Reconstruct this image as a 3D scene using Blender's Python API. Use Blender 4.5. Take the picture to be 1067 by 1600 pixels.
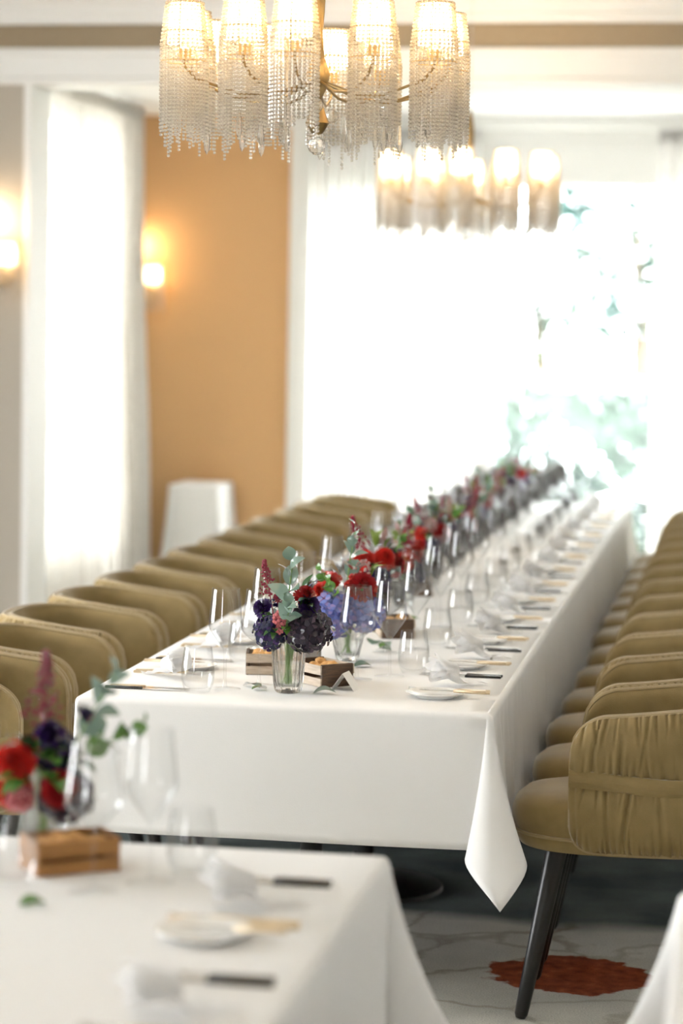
import bpy, bmesh, math, random
from mathutils import Vector, Matrix, Euler
PI = math.pi
rnd = random.Random(7)
for o in list(bpy.data.objects):
    bpy.data.objects.remove(o, do_unlink=True)
SC = bpy.context.scene
COL = SC.collection

# ------------------------------------------------------------------ camera
cam_d = bpy.data.cameras.new('camera')
cam = bpy.data.objects.new('camera', cam_d); COL.objects.link(cam)
cam.location = (0, 0, 1.65)
cam.rotation_euler = (Matrix.Rotation(math.radians(9.315), 3, 'Z') @ Matrix.Rotation(math.radians(90-4.326), 3, 'X')
                      @ Matrix.Rotation(math.radians(1.0), 3, 'Z')).to_euler()
cam_d.sensor_fit = 'HORIZONTAL'; cam_d.sensor_width = 24.0; cam_d.lens = 85.0
cam_d.clip_start = .05; cam_d.clip_end = 200
cam_d.dof.use_dof = True; cam_d.dof.focus_distance = 5.9; cam_d.dof.aperture_fstop = 2.0
SC.camera = cam

# ------------------------------------------------------------------ sky and exposure
world = bpy.data.worlds.new('overcast_sky'); SC.world = world; world.use_nodes = True
bg = world.node_tree.nodes['Background']
bg.inputs['Color'].default_value = (.95, .975, 1.0, 1); bg.inputs['Strength'].default_value = 18.0
SC.view_settings.view_transform = 'Standard'; SC.view_settings.look = 'None'
SC.view_settings.exposure = 0.3; SC.view_settings.gamma = 1.0; SC.view_settings.use_curve_mapping = False

# ------------------------------------------------------------------ materials
MATS = {}
def nd(nt, t, **kw):
    n = nt.nodes.new(t)
    for k, v in kw.items(): setattr(n, k, v)
    return n
def pmat(name, c1, c2=None, scale=8, rough=.6, metal=0, bump=0, bscale=60, sheen=0, spec=.5, stretch=(1, 1, 1), trans=0, emit=None, estr=0, detail=4):
    m = bpy.data.materials.new(name); m.use_nodes = True; nt = m.node_tree
    p = nt.nodes['Principled BSDF']
    tc = nd(nt, 'ShaderNodeTexCoord'); mp = nd(nt, 'ShaderNodeMapping'); mp.inputs['Scale'].default_value = stretch
    nt.links.new(tc.outputs['Object'], mp.inputs['Vector'])
    no = nd(nt, 'ShaderNodeTexNoise'); no.inputs['Scale'].default_value = scale; no.inputs['Detail'].default_value = detail
    nt.links.new(mp.outputs[0], no.inputs['Vector'])
    r = nd(nt, 'ShaderNodeValToRGB'); c2 = c2 or tuple(x*.88 for x in c1)
    r.color_ramp.elements[0].position = .3; r.color_ramp.elements[0].color = (*c2, 1)
    r.color_ramp.elements[1].position = .7; r.color_ramp.elements[1].color = (*c1, 1)
    nt.links.new(no.outputs['Fac'], r.inputs['Fac']); nt.links.new(r.outputs['Color'], p.inputs['Base Color'])
    p.inputs['Roughness'].default_value = rough; p.inputs['Metallic'].default_value = metal
    p.inputs['Specular IOR Level'].default_value = spec
    if sheen:
        p.inputs['Sheen Weight'].default_value = sheen; p.inputs['Sheen Roughness'].default_value = .35
        p.inputs['Sheen Tint'].default_value = (1, .97, .92, 1)
    if trans: p.inputs['Transmission Weight'].default_value = trans
    if emit: p.inputs['Emission Color'].default_value = (*emit, 1); p.inputs['Emission Strength'].default_value = estr
    if bump:
        n2 = nd(nt, 'ShaderNodeTexNoise'); n2.inputs['Scale'].default_value = bscale; n2.inputs['Detail'].default_value = 3
        nt.links.new(mp.outputs[0], n2.inputs['Vector'])
        b = nd(nt, 'ShaderNodeBump'); b.inputs['Strength'].default_value = bump; b.inputs['Distance'].default_value = .01
        nt.links.new(n2.outputs['Fac'], b.inputs['Height']); nt.links.new(b.outputs[0], p.inputs['Normal'])
    MATS[name] = m; return m
def glassmat(name, tint=(.995, .996, .996), edge=(.89, .90, .905), refl=.95, rough=.01, refr=0, bumpsc=0, blend=.3):
    m = bpy.data.materials.new(name); m.use_nodes = True; nt = m.node_tree; nt.nodes.clear()
    out = nd(nt, 'ShaderNodeOutputMaterial')
    lw = nd(nt, 'ShaderNodeLayerWeight'); lw.inputs['Blend'].default_value = blend
    mixc = nd(nt, 'ShaderNodeMix', data_type='RGBA'); mixc.inputs[6].default_value = (*tint, 1); mixc.inputs[7].default_value = (*edge, 1)
    nt.links.new(lw.outputs['Facing'], mixc.inputs[0])
    tr = nd(nt, 'ShaderNodeBsdfTransparent'); nt.links.new(mixc.outputs[2], tr.inputs['Color'])
    gl = nd(nt, 'ShaderNodeBsdfGlossy'); gl.inputs['Roughness'].default_value = rough; gl.inputs['Color'].default_value = (refl, refl, refl, 1)
    pw_ = nd(nt, 'ShaderNodeMath', operation='POWER'); nt.links.new(lw.outputs['Facing'], pw_.inputs[0]); pw_.inputs[1].default_value = 2.5
    fr = nd(nt, 'ShaderNodeMath', operation='MULTIPLY_ADD'); nt.links.new(pw_.outputs[0], fr.inputs[0]); fr.inputs[1].default_value = .52; fr.inputs[2].default_value = .032
    base = tr
    if refr:
        rf = nd(nt, 'ShaderNodeBsdfRefraction'); rf.inputs['IOR'].default_value = 1.25; rf.inputs['Roughness'].default_value = .02
        ms = nd(nt, 'ShaderNodeMixShader'); ms.inputs[0].default_value = refr
        nt.links.new(tr.outputs[0], ms.inputs[1]); nt.links.new(rf.outputs[0], ms.inputs[2]); base = ms
    mx = nd(nt, 'ShaderNodeMixShader')
    nt.links.new(fr.outputs[0], mx.inputs[0]); nt.links.new(base.outputs[0], mx.inputs[1]); nt.links.new(gl.outputs[0], mx.inputs[2])
    nt.links.new(mx.outputs[0], out.inputs[0]); MATS[name] = m; return m
def softmat(name, col, trans=.5, clear=0, gloss=0, tcol=None):
    """diffuse + translucent (+ clear holes, + gloss): sheers, beads, petals, leaves"""
    m = bpy.data.materials.new(name); m.use_nodes = True; nt = m.node_tree; nt.nodes.clear()
    out = nd(nt, 'ShaderNodeOutputMaterial')
    tc = nd(nt, 'ShaderNodeTexCoord'); no = nd(nt, 'ShaderNodeTexNoise'); no.inputs['Scale'].default_value = 40
    nt.links.new(tc.outputs['Object'], no.inputs['Vector'])
    r = nd(nt, 'ShaderNodeValToRGB'); r.color_ramp.elements[0].color = (*[c*.8 for c in col], 1); r.color_ramp.elements[1].color = (*[min(1, c*1.08) for c in col], 1)
    nt.links.new(no.outputs['Fac'], r.inputs['Fac'])
    d = nd(nt, 'ShaderNodeBsdfDiffuse'); t = nd(nt, 'ShaderNodeBsdfTranslucent')
    nt.links.new(r.outputs[0], d.inputs['Color'])
    if tcol: t.inputs['Color'].default_value = (*tcol, 1)
    else: nt.links.new(r.outputs[0], t.inputs['Color'])
    a = nd(nt, 'ShaderNodeMixShader'); a.inputs[0].default_value = trans
    nt.links.new(d.outputs[0], a.inputs[1]); nt.links.new(t.outputs[0], a.inputs[2]); cur = a
    if clear:
        x = nd(nt, 'ShaderNodeBsdfTransparent'); b = nd(nt, 'ShaderNodeMixShader'); b.inputs[0].default_value = clear
        nt.links.new(cur.outputs[0], b.inputs[1]); nt.links.new(x.outputs[0], b.inputs[2]); cur = b
    if gloss:
        g = nd(nt, 'ShaderNodeBsdfGlossy'); g.inputs['Roughness'].default_value = .15
        fr = nd(nt, 'ShaderNodeFresnel'); fr.inputs['IOR'].default_value = 1.45 + gloss
        b = nd(nt, 'ShaderNodeMixShader'); nt.links.new(fr.outputs[0], b.inputs[0])
        nt.links.new(cur.outputs[0], b.inputs[1]); nt.links.new(g.outputs[0], b.inputs[2]); cur = b
    nt.links.new(cur.outputs[0], out.inputs[0]); MATS[name] = m; return m
def emat(name, col, s):
    m = bpy.data.materials.new(name); m.use_nodes = True; nt = m.node_tree; nt.nodes.clear()
    out = nd(nt, 'ShaderNodeOutputMaterial'); e = nd(nt, 'ShaderNodeEmission')
    e.inputs['Color'].default_value = (*col, 1); e.inputs['Strength'].default_value = s
    nt.links.new(e.outputs[0], out.inputs[0]); MATS[name] = m; return m

pmat('linen', (.86, .855, .845), (.83, .825, .815), 3, .75, bump=.05, bscale=300, spec=.2)
pmat('velvet', (.26, .19, .085), (.21, .15, .065), 14, .75, sheen=.7, spec=.15, bump=.12, bscale=400)
pmat('velvet_piping', (.33, .255, .14), (.28, .21, .11), 20, .75, sheen=.4, spec=.15)
pmat('black_wood', (.005, .005, .006), (.009, .009, .009), 40, .3)
pmat('black_iron', (.012, .013, .013), (.02, .02, .02), 20, .4, metal=.6)
pmat('white_paint', (.83, .82, .79), (.80, .79, .76), 2, .5)
pmat('ceiling_paint', (.86, .855, .84), (.83, .825, .81), 1, .8)
pmat('taupe_wall', (.32, .25, .165), (.29, .225, .145), 90, .8, bump=.1, bscale=500, detail=2)
pmat('grey_taupe_wall', (.47, .425, .36), (.43, .39, .325), 90, .8, bump=.1, bscale=500, detail=2)
pmat('bronze_wall', (.66, .40, .185), (.60, .36, .165), 120, .75, bump=.15, bscale=500, detail=2)
pmat('brass', (.75, .55, .28), (.65, .46, .22), 30, .28, metal=1)
pmat('dark_brass', (.34, .24, .11), (.25, .17, .08), 30, .35, metal=1)
pmat('steel', (.72, .71, .69), (.66, .65, .63), 20, .18, metal=1)
pmat('black_handle', (.01, .01, .01), (.015, .015, .015), 20, .25)
pmat('champagne_handle', (.72, .6, .42), (.66, .54, .37), 30, .3, metal=.9)
pmat('porcelain', (.88, .88, .86), (.86, .86, .84), 5, .12)
pmat('dark_crate_wood', (.095, .048, .022), (.04, .02, .01), 30, .6, stretch=(1, 1, 8), bump=.3, bscale=60)
pmat('pale_crate_wood', (.55, .46, .36), (.40, .32, .24), 24, .7, stretch=(1, 1, 6), bump=.2, bscale=60)
pmat('orange_crate_wood', (.36, .17, .045), (.25, .11, .03), 24, .6, stretch=(1, 1, 6), bump=.2, bscale=60)
pmat('bread', (.72, .42, .16), (.55, .28, .09), 60, .8, bump=.5, bscale=120)
pmat('card', (.88, .87, .85), None, 3, .6)
pmat('wax', (.86, .74, .66), (.80, .68, .6), 6, .5)
pmat('bark', (.20, .16, .12), (.13, .10, .07), 12, .9, bump=.5)
pmat('paving', (.62, .60, .56), (.52, .50, .46), 3, .9)
pmat('lawn', (.09, .13, .06), (.06, .10, .04), 3, .9, bump=.5)
pmat('house_plaster', (.75, .70, .62), None, 3, .9)
pmat('stem_green', (.20, .34, .09), (.13, .24, .06), 30, .5)
glassmat('clear_glass')
glassmat('window_glass', (.97, .985, .98), (.9, .93, .92), .8)
glassmat('cut_glass', (.99, .99, .99), (.84, .86, .86), 1.0, .02, refr=.75, blend=.4)
glassmat('vase_water', (.98, .99, .98), (.9, .93, .91), .8, .02, refr=.3)
glassmat('crystal', (.96, .96, .95), (.75, .72, .68), 1.0, .02, refr=.5, blend=.35)
softmat('frosted_glass', (.86, .84, .82), .6, .35, .05)
softmat('sheer_fabric', (.90, .885, .87), .62, .10)
softmat('heavy_sheer_fabric', (.90, .875, .84), .55, .04)
softmat('napkin_linen', (.96, .955, .945), .42)
softmat('bead', (.96, .88, .77), .6, .28, .15)
softmat('shade_liner', (.95, .88, .75), .7, 0)
for nm, c in dict(petal_navy=(.016, .018, .06), petal_plum=(.035, .026, .045), petal_mauve=(.085, .055, .085), petal_blue=(.20, .25, .62), petal_lilac=(.33, .28, .58),
                  petal_red=(.55, .025, .018), petal_dark_red=(.30, .012, .015), petal_purple=(.035, .012, .10), petal_pink=(.75, .22, .24), petal_wine=(.30, .03, .055),
                  petal_orange=(.55, .10, .03), petal_dusty=(.62, .36, .33), leaf_green=(.10, .22, .045), leaf_dark=(.035, .10, .03), leaf_lime=(.26, .36, .08), leaf_eucalyptus=(.15, .23, .18), leaf_pale=(.22, .31, .26),
                  grass_straw=(.55, .45, .27), tree_leaf=(.09, .13, .11), tree_leaf_pale=(.065, .095, .08), tree_leaf_dark=(.018, .055, .045), hedge_leaf=(.17, .215, .185)).items():
    softmat(nm, c, .3, 0, .02)
emat('bulb_glow', (1.0, .75, .47), 95)
emat('sconce_glow', (1.0, .70, .40), 60)

def carpet():
    m = bpy.data.materials.new('carpet'); m.use_nodes = True; nt = m.node_tree; p = nt.nodes['Principled BSDF']; L = nt.links
    tc = nd(nt, 'ShaderNodeTexCoord')
    def noise(sc, det=4):
        n = nd(nt, 'ShaderNodeTexNoise'); n.inputs['Scale'].default_value = sc; n.inputs['Detail'].default_value = det
        L.new(tc.outputs['Object'], n.inputs['Vector']); return n
    def math_(op, a, b=None):
        n = nd(nt, 'ShaderNodeMath', operation=op)
        for i, v in enumerate((a, b)):
            if v is None: continue
            if isinstance(v, (int, float)): n.inputs[i].default_value = v
            else: L.new(v, n.inputs[i])
        return n.outputs[0]
    def ramp(f, stops):
        r = nd(nt, 'ShaderNodeValToRGB'); cr = r.color_ramp
        while len(cr.elements) < len(stops): cr.elements.new(.5)
        for e, (pos, c) in zip(cr.elements, stops): e.position = pos; e.color = (*c, 1)
        L.new(f, r.inputs['Fac']); return r.outputs[0]
    def mix(f, a, b):
        n = nd(nt, 'ShaderNodeMix', data_type='RGBA'); L.new(f, n.inputs[0])
        for i, v in ((6, a), (7, b)):
            if isinstance(v, tuple): n.inputs[i].default_value = (*v, 1)
            else: L.new(v, n.inputs[i])
        return n.outputs[2]
    sep = nd(nt, 'ShaderNodeSeparateXYZ'); L.new(tc.outputs['Object'], sep.inputs[0])
    n1 = noise(3.5, 5); n2 = noise(220, 2); n3 = noise(1.4, 4)
    base = ramp(n1.outputs['Fac'], [(.3, (.47, .46, .41)), (.5, (.58, .565, .50)), (.72, (.68, .66, .585))])
    # fine root-like veins between cells
    wv = nd(nt, 'ShaderNodeVectorMath', operation='SCALE'); L.new(n1.outputs['Color'], wv.inputs[0]); wv.inputs['Scale'].default_value = .35
    ad = nd(nt, 'ShaderNodeVectorMath', operation='ADD'); L.new(tc.outputs['Object'], ad.inputs[0]); L.new(wv.outputs[0], ad.inputs[1])
    vo = nd(nt, 'ShaderNodeTexVoronoi', feature='DISTANCE_TO_EDGE'); vo.inputs['Scale'].default_value = 2.6; L.new(ad.outputs[0], vo.inputs['Vector'])
    vein = ramp(vo.outputs['Distance'], [(.0, (1, 1, 1)), (.02, (.75, .75, .75)), (.05, (0, 0, 0))])
    vein = mix(n3.outputs['Fac'], (0.0, 0.0, 0.0), vein); base = mix(vein, base, (.22, .17, .10))
    # darker grey-green tone beyond y = 6.75
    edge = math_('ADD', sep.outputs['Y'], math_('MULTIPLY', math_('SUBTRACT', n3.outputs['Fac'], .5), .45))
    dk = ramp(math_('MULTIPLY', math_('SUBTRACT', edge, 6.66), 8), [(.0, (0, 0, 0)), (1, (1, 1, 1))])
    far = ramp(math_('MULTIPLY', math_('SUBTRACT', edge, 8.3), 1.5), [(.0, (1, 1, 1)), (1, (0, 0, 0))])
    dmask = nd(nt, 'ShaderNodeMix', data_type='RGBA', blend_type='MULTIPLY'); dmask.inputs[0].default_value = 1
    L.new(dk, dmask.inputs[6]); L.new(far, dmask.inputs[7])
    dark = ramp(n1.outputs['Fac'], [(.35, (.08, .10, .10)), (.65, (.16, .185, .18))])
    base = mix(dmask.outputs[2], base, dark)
    # rust blotches
    for cx, cy, rx, ry in ((-.39, 6.15, .235, .20), (.9, 7.6, .3, .3), (-2.6, 8.4, .3, .35), (.25, 4.4, .3, .25), (-.2, 10.2, .25, .4)):
        dx = math_('DIVIDE', math_('SUBTRACT', sep.outputs['X'], cx), rx); dy = math_('DIVIDE', math_('SUBTRACT', sep.outputs['Y'], cy), ry)
        d = math_('ADD', math_('MULTIPLY', dx, dx), math_('MULTIPLY', dy, dy))
        d = math_('ADD', d, math_('MULTIPLY', math_('SUBTRACT', noise(14, 5).outputs['Fac'], .5), 1.1))
        f = ramp(d, [(.78, (1, 1, 1)), (.9, (0, 0, 0))])
        rust = ramp(noise(26, 5).outputs['Fac'], [(.3, (.17, .035, .012)), (.6, (.30, .075, .028)), (.75, (.42, .14, .06))])
        base = mix(f, base, rust)
    fib = ramp(n2.outputs['Fac'], [(.3, (.72, .72, .72)), (.7, (1, 1, 1))])
    mm = nd(nt, 'ShaderNodeMix', data_type='RGBA', blend_type='MULTIPLY'); mm.inputs[0].default_value = 1
    L.new(base, mm.inputs[6]); L.new(fib, mm.inputs[7]); L.new(mm.outputs[2], p.inputs['Base Color'])
    p.inputs['Roughness'].default_value = .95; p.inputs['Specular IOR Level'].default_value = .1
    b = nd(nt, 'ShaderNodeBump'); b.inputs['Strength'].default_value = .4; b.inputs['Distance'].default_value = .004
    L.new(n2.outputs['Fac'], b.inputs['Height']); L.new(b.outputs[0], p.inputs['Normal'])
    MATS['carpet'] = m
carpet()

# ------------------------------------------------------------------ mesh helpers
def data(name, verts, faces, smooth=True):
    me = bpy.data.meshes.new(name); me.from_pydata([tuple(v) for v in verts], [], faces); me.update()
    if smooth: me.polygons.foreach_set('use_smooth', [True]*len(me.polygons))
    return me
def setmat(me, mat):
    me.materials.clear(); me.materials.append(MATS[mat]); return me
def put(name, me, parent=None, loc=(0, 0, 0), rot=(0, 0, 0), scale=None):
    o = bpy.data.objects.new(name, me); COL.objects.link(o)
    o.location = loc; o.rotation_euler = rot
    if scale: o.scale = scale if not isinstance(scale, (int, float)) else (scale,)*3
    if parent: o.parent = parent
    return o
def empty(name, loc=(0, 0, 0), rz=0, parent=None):
    o = bpy.data.objects.new(name, None); COL.objects.link(o); o.location = loc; o.rotation_euler = (0, 0, rz)
    o.empty_display_size = .05
    if parent: o.parent = parent
    return o
def tag(o, label, cat, group=None):
    o['label'] = label; o['category'] = cat
    if group: o['group'] = group
    return o
def struct(o, label=None):
    o['kind'] = 'structure'
    if label: o['label'] = label
    return o
def copy_tree(o, parent=None):
    c = o.copy(); COL.objects.link(c); c.parent = parent
    for ch in list(o.children): copy_tree(ch, c)
    return c
class MB:
    def __init__(s): s.v = []; s.f = []
    def add(s, vs, fs, M=None):
        n = len(s.v)
        s.v += [tuple(M @ Vector(v)) if M else tuple(v) for v in vs]
        s.f += [tuple(i+n for i in f) for f in fs]; return s
    def box(s, x0, x1, y0, y1, z0, z1, M=None, b=0):
        if b <= 0:
            vs = [(x, y, z) for x in (x0, x1) for y in (y0, y1) for z in (z0, z1)]
            fs = [(0, 1, 3, 2), (4, 6, 7, 5), (0, 4, 5, 1), (2, 3, 7, 6), (0, 2, 6, 4), (1, 5, 7, 3)]
            return s.add(vs, fs, M)
        bm = bmesh.new(); bmesh.ops.create_cube(bm, size=1)
        for v in bm.verts: v.co = ((x0+x1)/2+v.co.x*(x1-x0), (y0+y1)/2+v.co.y*(y1-y0), (z0+z1)/2+v.co.z*(z1-z0))
        bmesh.ops.bevel(bm, geom=bm.edges[:], offset=b, segments=2, affect='EDGES', profile=.5)
        bm.verts.index_update(); vs = [tuple(v.co) for v in bm.verts]; fs = [tuple(v.index for v in f.verts) for f in bm.faces]; bm.free()
        return s.add(vs, fs, M)
    def lathe(s, prof, n=32, M=None, ribs=None):
        vs = []; fs = []; m = len(prof)
        for i in range(n):
            a = 2*PI*i/n
            for j, (r, z) in enumerate(prof):
                k = ribs(a, z, r) if ribs else 1
                vs.append((r*k*math.cos(a), r*k*math.sin(a), z))
        for i in range(n):
            for j in range(m-1):
                a, b = i*m+j, ((i+1) % n)*m+j
                if prof[j][0] < 1e-6: fs.append((a, b+1, a+1))
                elif prof[j+1][0] < 1e-6: fs.append((a, b, a+1))
                else: fs.append((a, b, b+1, a+1))
        return s.add(vs, fs, M)
    def tube(s, pts, rad, n=8, cap=True, M=None, closed=False):
        pts = [Vector(p) for p in pts]; k = len(pts); vs = []; fs = []
        rr = rad if isinstance(rad, (list, tuple)) else [rad]*k
        up = None
        for i, p in enumerate(pts):
            if closed: t = pts[(i+1) % k]-pts[i-1]
            else: t = pts[min(i+1, k-1)]-pts[max(i-1, 0)]
            t.normalize()
            if up is None:
                up = Vector((0, 0, 1)) if abs(t.z) < .9 else Vector((1, 0, 0))
            side = t.cross(up).normalized(); up = side.cross(t).normalized()
            for j in range(n):
                a = 2*PI*j/n; vs.append(p+(side*math.cos(a)+up*math.sin(a))*rr[i])
        for i in range(k if closed else k-1):
            for j in range(n):
                a, b = i*n+j, i*n+(j+1) % n; c, d = ((i+1) % k)*n+(j+1) % n, ((i+1) % k)*n+j
                fs.append((a, b, c, d))
        if cap and not closed:
            fs.append(tuple(range(n))[::-1]); fs.append(tuple((k-1)*n+j for j in range(n)))
        return s.add(vs, fs, M)
    def ball(s, c, r, u=8, v=5, sq=(1, 1, 1), M=None):
        vs = [(c[0], c[1], c[2]+r*sq[2])]
        for j in range(1, v):
            th = PI*j/v
            for i in range(u):
                a = 2*PI*i/u
                vs.append((c[0]+r*sq[0]*math.sin(th)*math.cos(a), c[1]+r*sq[1]*math.sin(th)*math.sin(a), c[2]+r*sq[2]*math.cos(th)))
        vs.append((c[0], c[1], c[2]-r*sq[2])); L = len(vs)-1; fs = []
        for i in range(u):
            fs.append((0, 1+i, 1+(i+1) % u)); fs.append((L, 1+(v-2)*u+(i+1) % u, 1+(v-2)*u+i))
            for j in range(v-2):
                a = 1+j*u; fs.append((a+i, a+u+i, a+u+(i+1) % u, a+(i+1) % u))
        return s.add(vs, fs, M)
    def prism(s, poly, z0, z1, M=None):
        n = len(poly)
        vs = [(x, y, z0) for x, y in poly]+[(x, y, z1) for x, y in poly]
        fs = [tuple(range(n))[::-1], tuple(range(n, 2*n))]+[(i, (i+1) % n, n+(i+1) % n, n+i) for i in range(n)]
        return s.add(vs, fs, M)
    def mesh(s, name, mat, smooth=True, weld=0):
        me = data(name, s.v, s.f, smooth)
        bm = bmesh.new(); bm.from_mesh(me)
        if weld: bmesh.ops.remove_doubles(bm, verts=bm.verts[:], dist=weld)
        bmesh.ops.recalc_face_normals(bm, faces=bm.faces[:])
        if smooth:
            for e in bm.edges:
                if len(e.link_faces) == 2 and e.calc_face_angle(0) > .7: e.smooth = False
        bm.to_mesh(me); bm.free()
        return setmat(me, mat)
    def build(s, name, mat, parent=None, loc=(0, 0, 0), rot=(0, 0, 0), smooth=True, weld=0):
        return put(name, s.mesh(name, mat, smooth, weld), parent, loc, rot)
ORD = 'first second third fourth fifth sixth seventh eighth ninth tenth eleventh twelfth thirteenth fourteenth'.split()
def sstep(a, b, x):
    t = min(1, max(0, (x-a)/(b-a))); return t*t*(3-2*t)

# ------------------------------------------------------------------ the room
BACK = 13.9; PIER = 10.6; XL = -3.5; XR = 2.2; CF = 2.875; CN = 3.2
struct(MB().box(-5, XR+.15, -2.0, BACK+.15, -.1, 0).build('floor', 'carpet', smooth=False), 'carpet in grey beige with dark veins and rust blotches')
struct(MB().box(-5, XR+.15, -2.0, PIER+.0, CN, CN+.2).build('ceiling', 'ceiling_paint', smooth=False), 'white ceiling of the near room')
struct(MB().box(XL-.15, XR+.15, PIER+.3, BACK+.15, CF, CF+.2).build('ceiling_far', 'ceiling_paint', smooth=False), 'white ceiling over the far bay')
# partition: pier on the left and header across the opening, with mouldings
pw = struct(MB().box(-5, -3.2, PIER, PIER+.3, 0, CN+.2).build('wall_partition', 'grey_taupe_wall', smooth=False), 'grey taupe pier wall beside the opening')
struct(MB().box(-3.2, XR+.15, PIER, PIER+.3, 2.74, CN+.2).box(-5, XR+.15, PIER-.006, PIER, 2.88, 2.985).build('wall_header', 'taupe_wall', smooth=False), 'taupe header band across the opening')
def moulding(name, prof, x0, x1, y, mat='white_paint'):
    b = MB(); n = len(prof)
    vs = [(x0, y-d, z) for d, z in prof]+[(x1, y-d, z) for d, z in prof]
    fs = [(i, i+1, n+i+1, n+i) for i in range(n-1)]+[tuple(range(n)), tuple(range(n, 2*n))[::-1]]
    return struct(b.add(vs, fs).build(name, mat, smooth=False))
moulding('trim_1', [(0, 3.2), (.12, 3.2), (.12, 3.17), (.10, 3.15), (.06, 3.08), (.04, 3.06), (.04, 3.03), (.022, 3.02), (.022, 2.985), (0, 2.985)], -5, XR, PIER-.006)
moulding('trim_2', [(0, 2.88), (.022, 2.88), (.03, 2.87), (.03, 2.85), (.016, 2.84), (.016, 2.755), (.03, 2.745), (.03, 2.72), (0, 2.72)], -5, XR, PIER)
struct(MB().box(-3.2, XR, PIER-.0, PIER+.3, 2.72, 2.74).build('trim_3', 'white_paint', smooth=False))
struct(MB().box(-3.215, -3.185, PIER-.01, PIER+.31, 0, 2.72).build('trim_4', 'white_paint', smooth=False))
struct(MB().box(XR, XR+.15, -2, BACK+.15, 0, CN+.2).build('wall_right', 'white_paint', smooth=False))
# near room left wall: piers between tall windows
b = MB()
for y0, y1 in ((-2, 4.7), (7.0, PIER)): b.box(-5.15, -5, y0, y1, 0, CN+.2)
b.box(-5.15, -5, -2, PIER, 2.75, CN+.2); b.box(-5.15, -5, -2, PIER, 0, .25)
struct(b.build('wall_left', 'grey_taupe_wall', smooth=False))
b = MB()
for x0, x1 in ((-5.15, -3.9), (-2.9, XR+.15)): b.box(x0, x1, -2.15, -2, 0, CN+.2)
b.box(-3.9, -2.9, -2.15, -2, 2.6, CN+.2).box(-3.9, -2.9, -2.15, -2, 0, .3)
struct(b.build('wall_front', 'grey_taupe_wall', smooth=False))
# far bay: left wall with the glazed door, brown end wall, window wall
b = MB(); b.box(XL-.15, XL, PIER+.3, 11.2, 0, CF).box(XL-.15, XL, 12.9, BACK, 0, CF).box(XL-.15, XL, 11.2, 12.9, 2.80, CF)
struct(b.build('wall_bay_left', 'white_paint', smooth=False))
WX0, WX1 = -2.50, 1.10
b = MB(); b.box(XL-.15, WX0-.03, BACK, BACK+.15, 0, CF)
struct(b.build('wall_back', 'bronze_wall', smooth=False), 'bronze brown textured end wall')
b = MB(); b.box(WX0-.03, WX1, BACK, BACK+.15, 2.56, CF).box(WX1, XR+.15, BACK, BACK+.15, 0, CF).box(WX0-.03, WX1, BACK, BACK+.15, 0, .12)
struct(b.build('wall_back_window', 'white_paint', smooth=False), 'white wall around the large window')
# white casing between brown wall and window, cornice and curtain rail of the window wall
struct(MB().box(WX0-.10, WX0+.02, BACK-.07, BACK, 0, CF-.0).box(WX0-.075, WX0-.02, BACK-.085, BACK-.07, 0, CF).build('trim_5', 'white_paint', smooth=False))
struct(MB().box(WX0+.02, XR, BACK-.10, BACK, 2.80, CF).box(WX0+.02, XR, BACK-.05, BACK, 2.74, 2.80).build('trim_6', 'white_paint', smooth=False))
struct(MB().box(XL, WX0-.10, BACK-.012, BACK, 0, .10).build('baseboard_back', 'white_paint', smooth=False))
struct(MB().box(-5, -3.215, PIER-.014, PIER, 0, .10).build('baseboard_partition', 'white_paint', smooth=False))
# big window
w = struct(empty('window_1', ((WX0+WX1)/2, BACK, 0)), 'large white framed window looking onto the garden')
cx = (WX0+WX1)/2
fr = MB(); fr.box(WX0-cx, WX1-cx, .03, .12, .12, .2).box(WX0-cx, WX1-cx, .03, .12, 2.49, 2.56)
mull = [WX0, -1.46, -.46, WX1]
for x in (WX0+.04, WX1-.04): fr.box(x-.04-cx, x+.04-cx, .03, .12, .2, 2.49)
fr.build('window_frame', 'white_paint', w, smooth=False)
for x in mull[1:3]: MB().box(x-.045-cx, x+.045-cx, .025, .125, .2, 2.49).build('mullion', 'white_paint', w, smooth=False)
for i in range(3):
    a = mull[i]+(.08 if i == 0 else .045); c = mull[i+1]-(.08 if i == 2 else .045)
    MB().box(a-cx, c-cx, .07, .078, .2, 2.49).build('pane', 'window_glass', w, smooth=False)
MB().box(WX0-.02-cx, WX1+.05-cx, -.16, .03, .09, .125, b=.006).build('window_sill', 'white_paint', w, smooth=False)
# glazed door on the left wall
dr = struct(empty('door_1', (XL-.075, 12.05, 0)), 'white glazed door in the left wall of the bay')
for y0, y1 in ((-.85, -.76), (-.05, .05), (.76, .85)):
    MB().box(-.05, .05, y0, y1, 0, 2.80).build('door_stile', 'white_paint', dr, smooth=False)
for y0, y1 in ((-.76, -.05), (.05, .76)):
    MB().box(-.05, .05, y0, y1, 2.72, 2.80).build('door_rail', 'white_paint', dr, smooth=False)
    MB().box(-.05, .05, y0, y1, 0, .14).build('door_rail', 'white_paint', dr, smooth=False)
    MB().box(-.05, .05, y0, y1, .40, .50).build('door_rail', 'white_paint', dr, smooth=False)
    MB().box(-.02, .02, y0, y1, .14, .40).build('door_panel', 'white_paint', dr, smooth=False)
    MB().box(-.005, .005, y0, y1, .50, 2.72).build('pane', 'window_glass', dr, smooth=False)
hd = MB().tube([(.05, 0, 1.0), (.10, 0, 1.0), (.105, -.05, 1.0), (.10, -.12, .995)], .011, 8).box(.048, .058, -.02, .02, .88, 1.08).build('door_handle', 'steel', dr)

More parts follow.
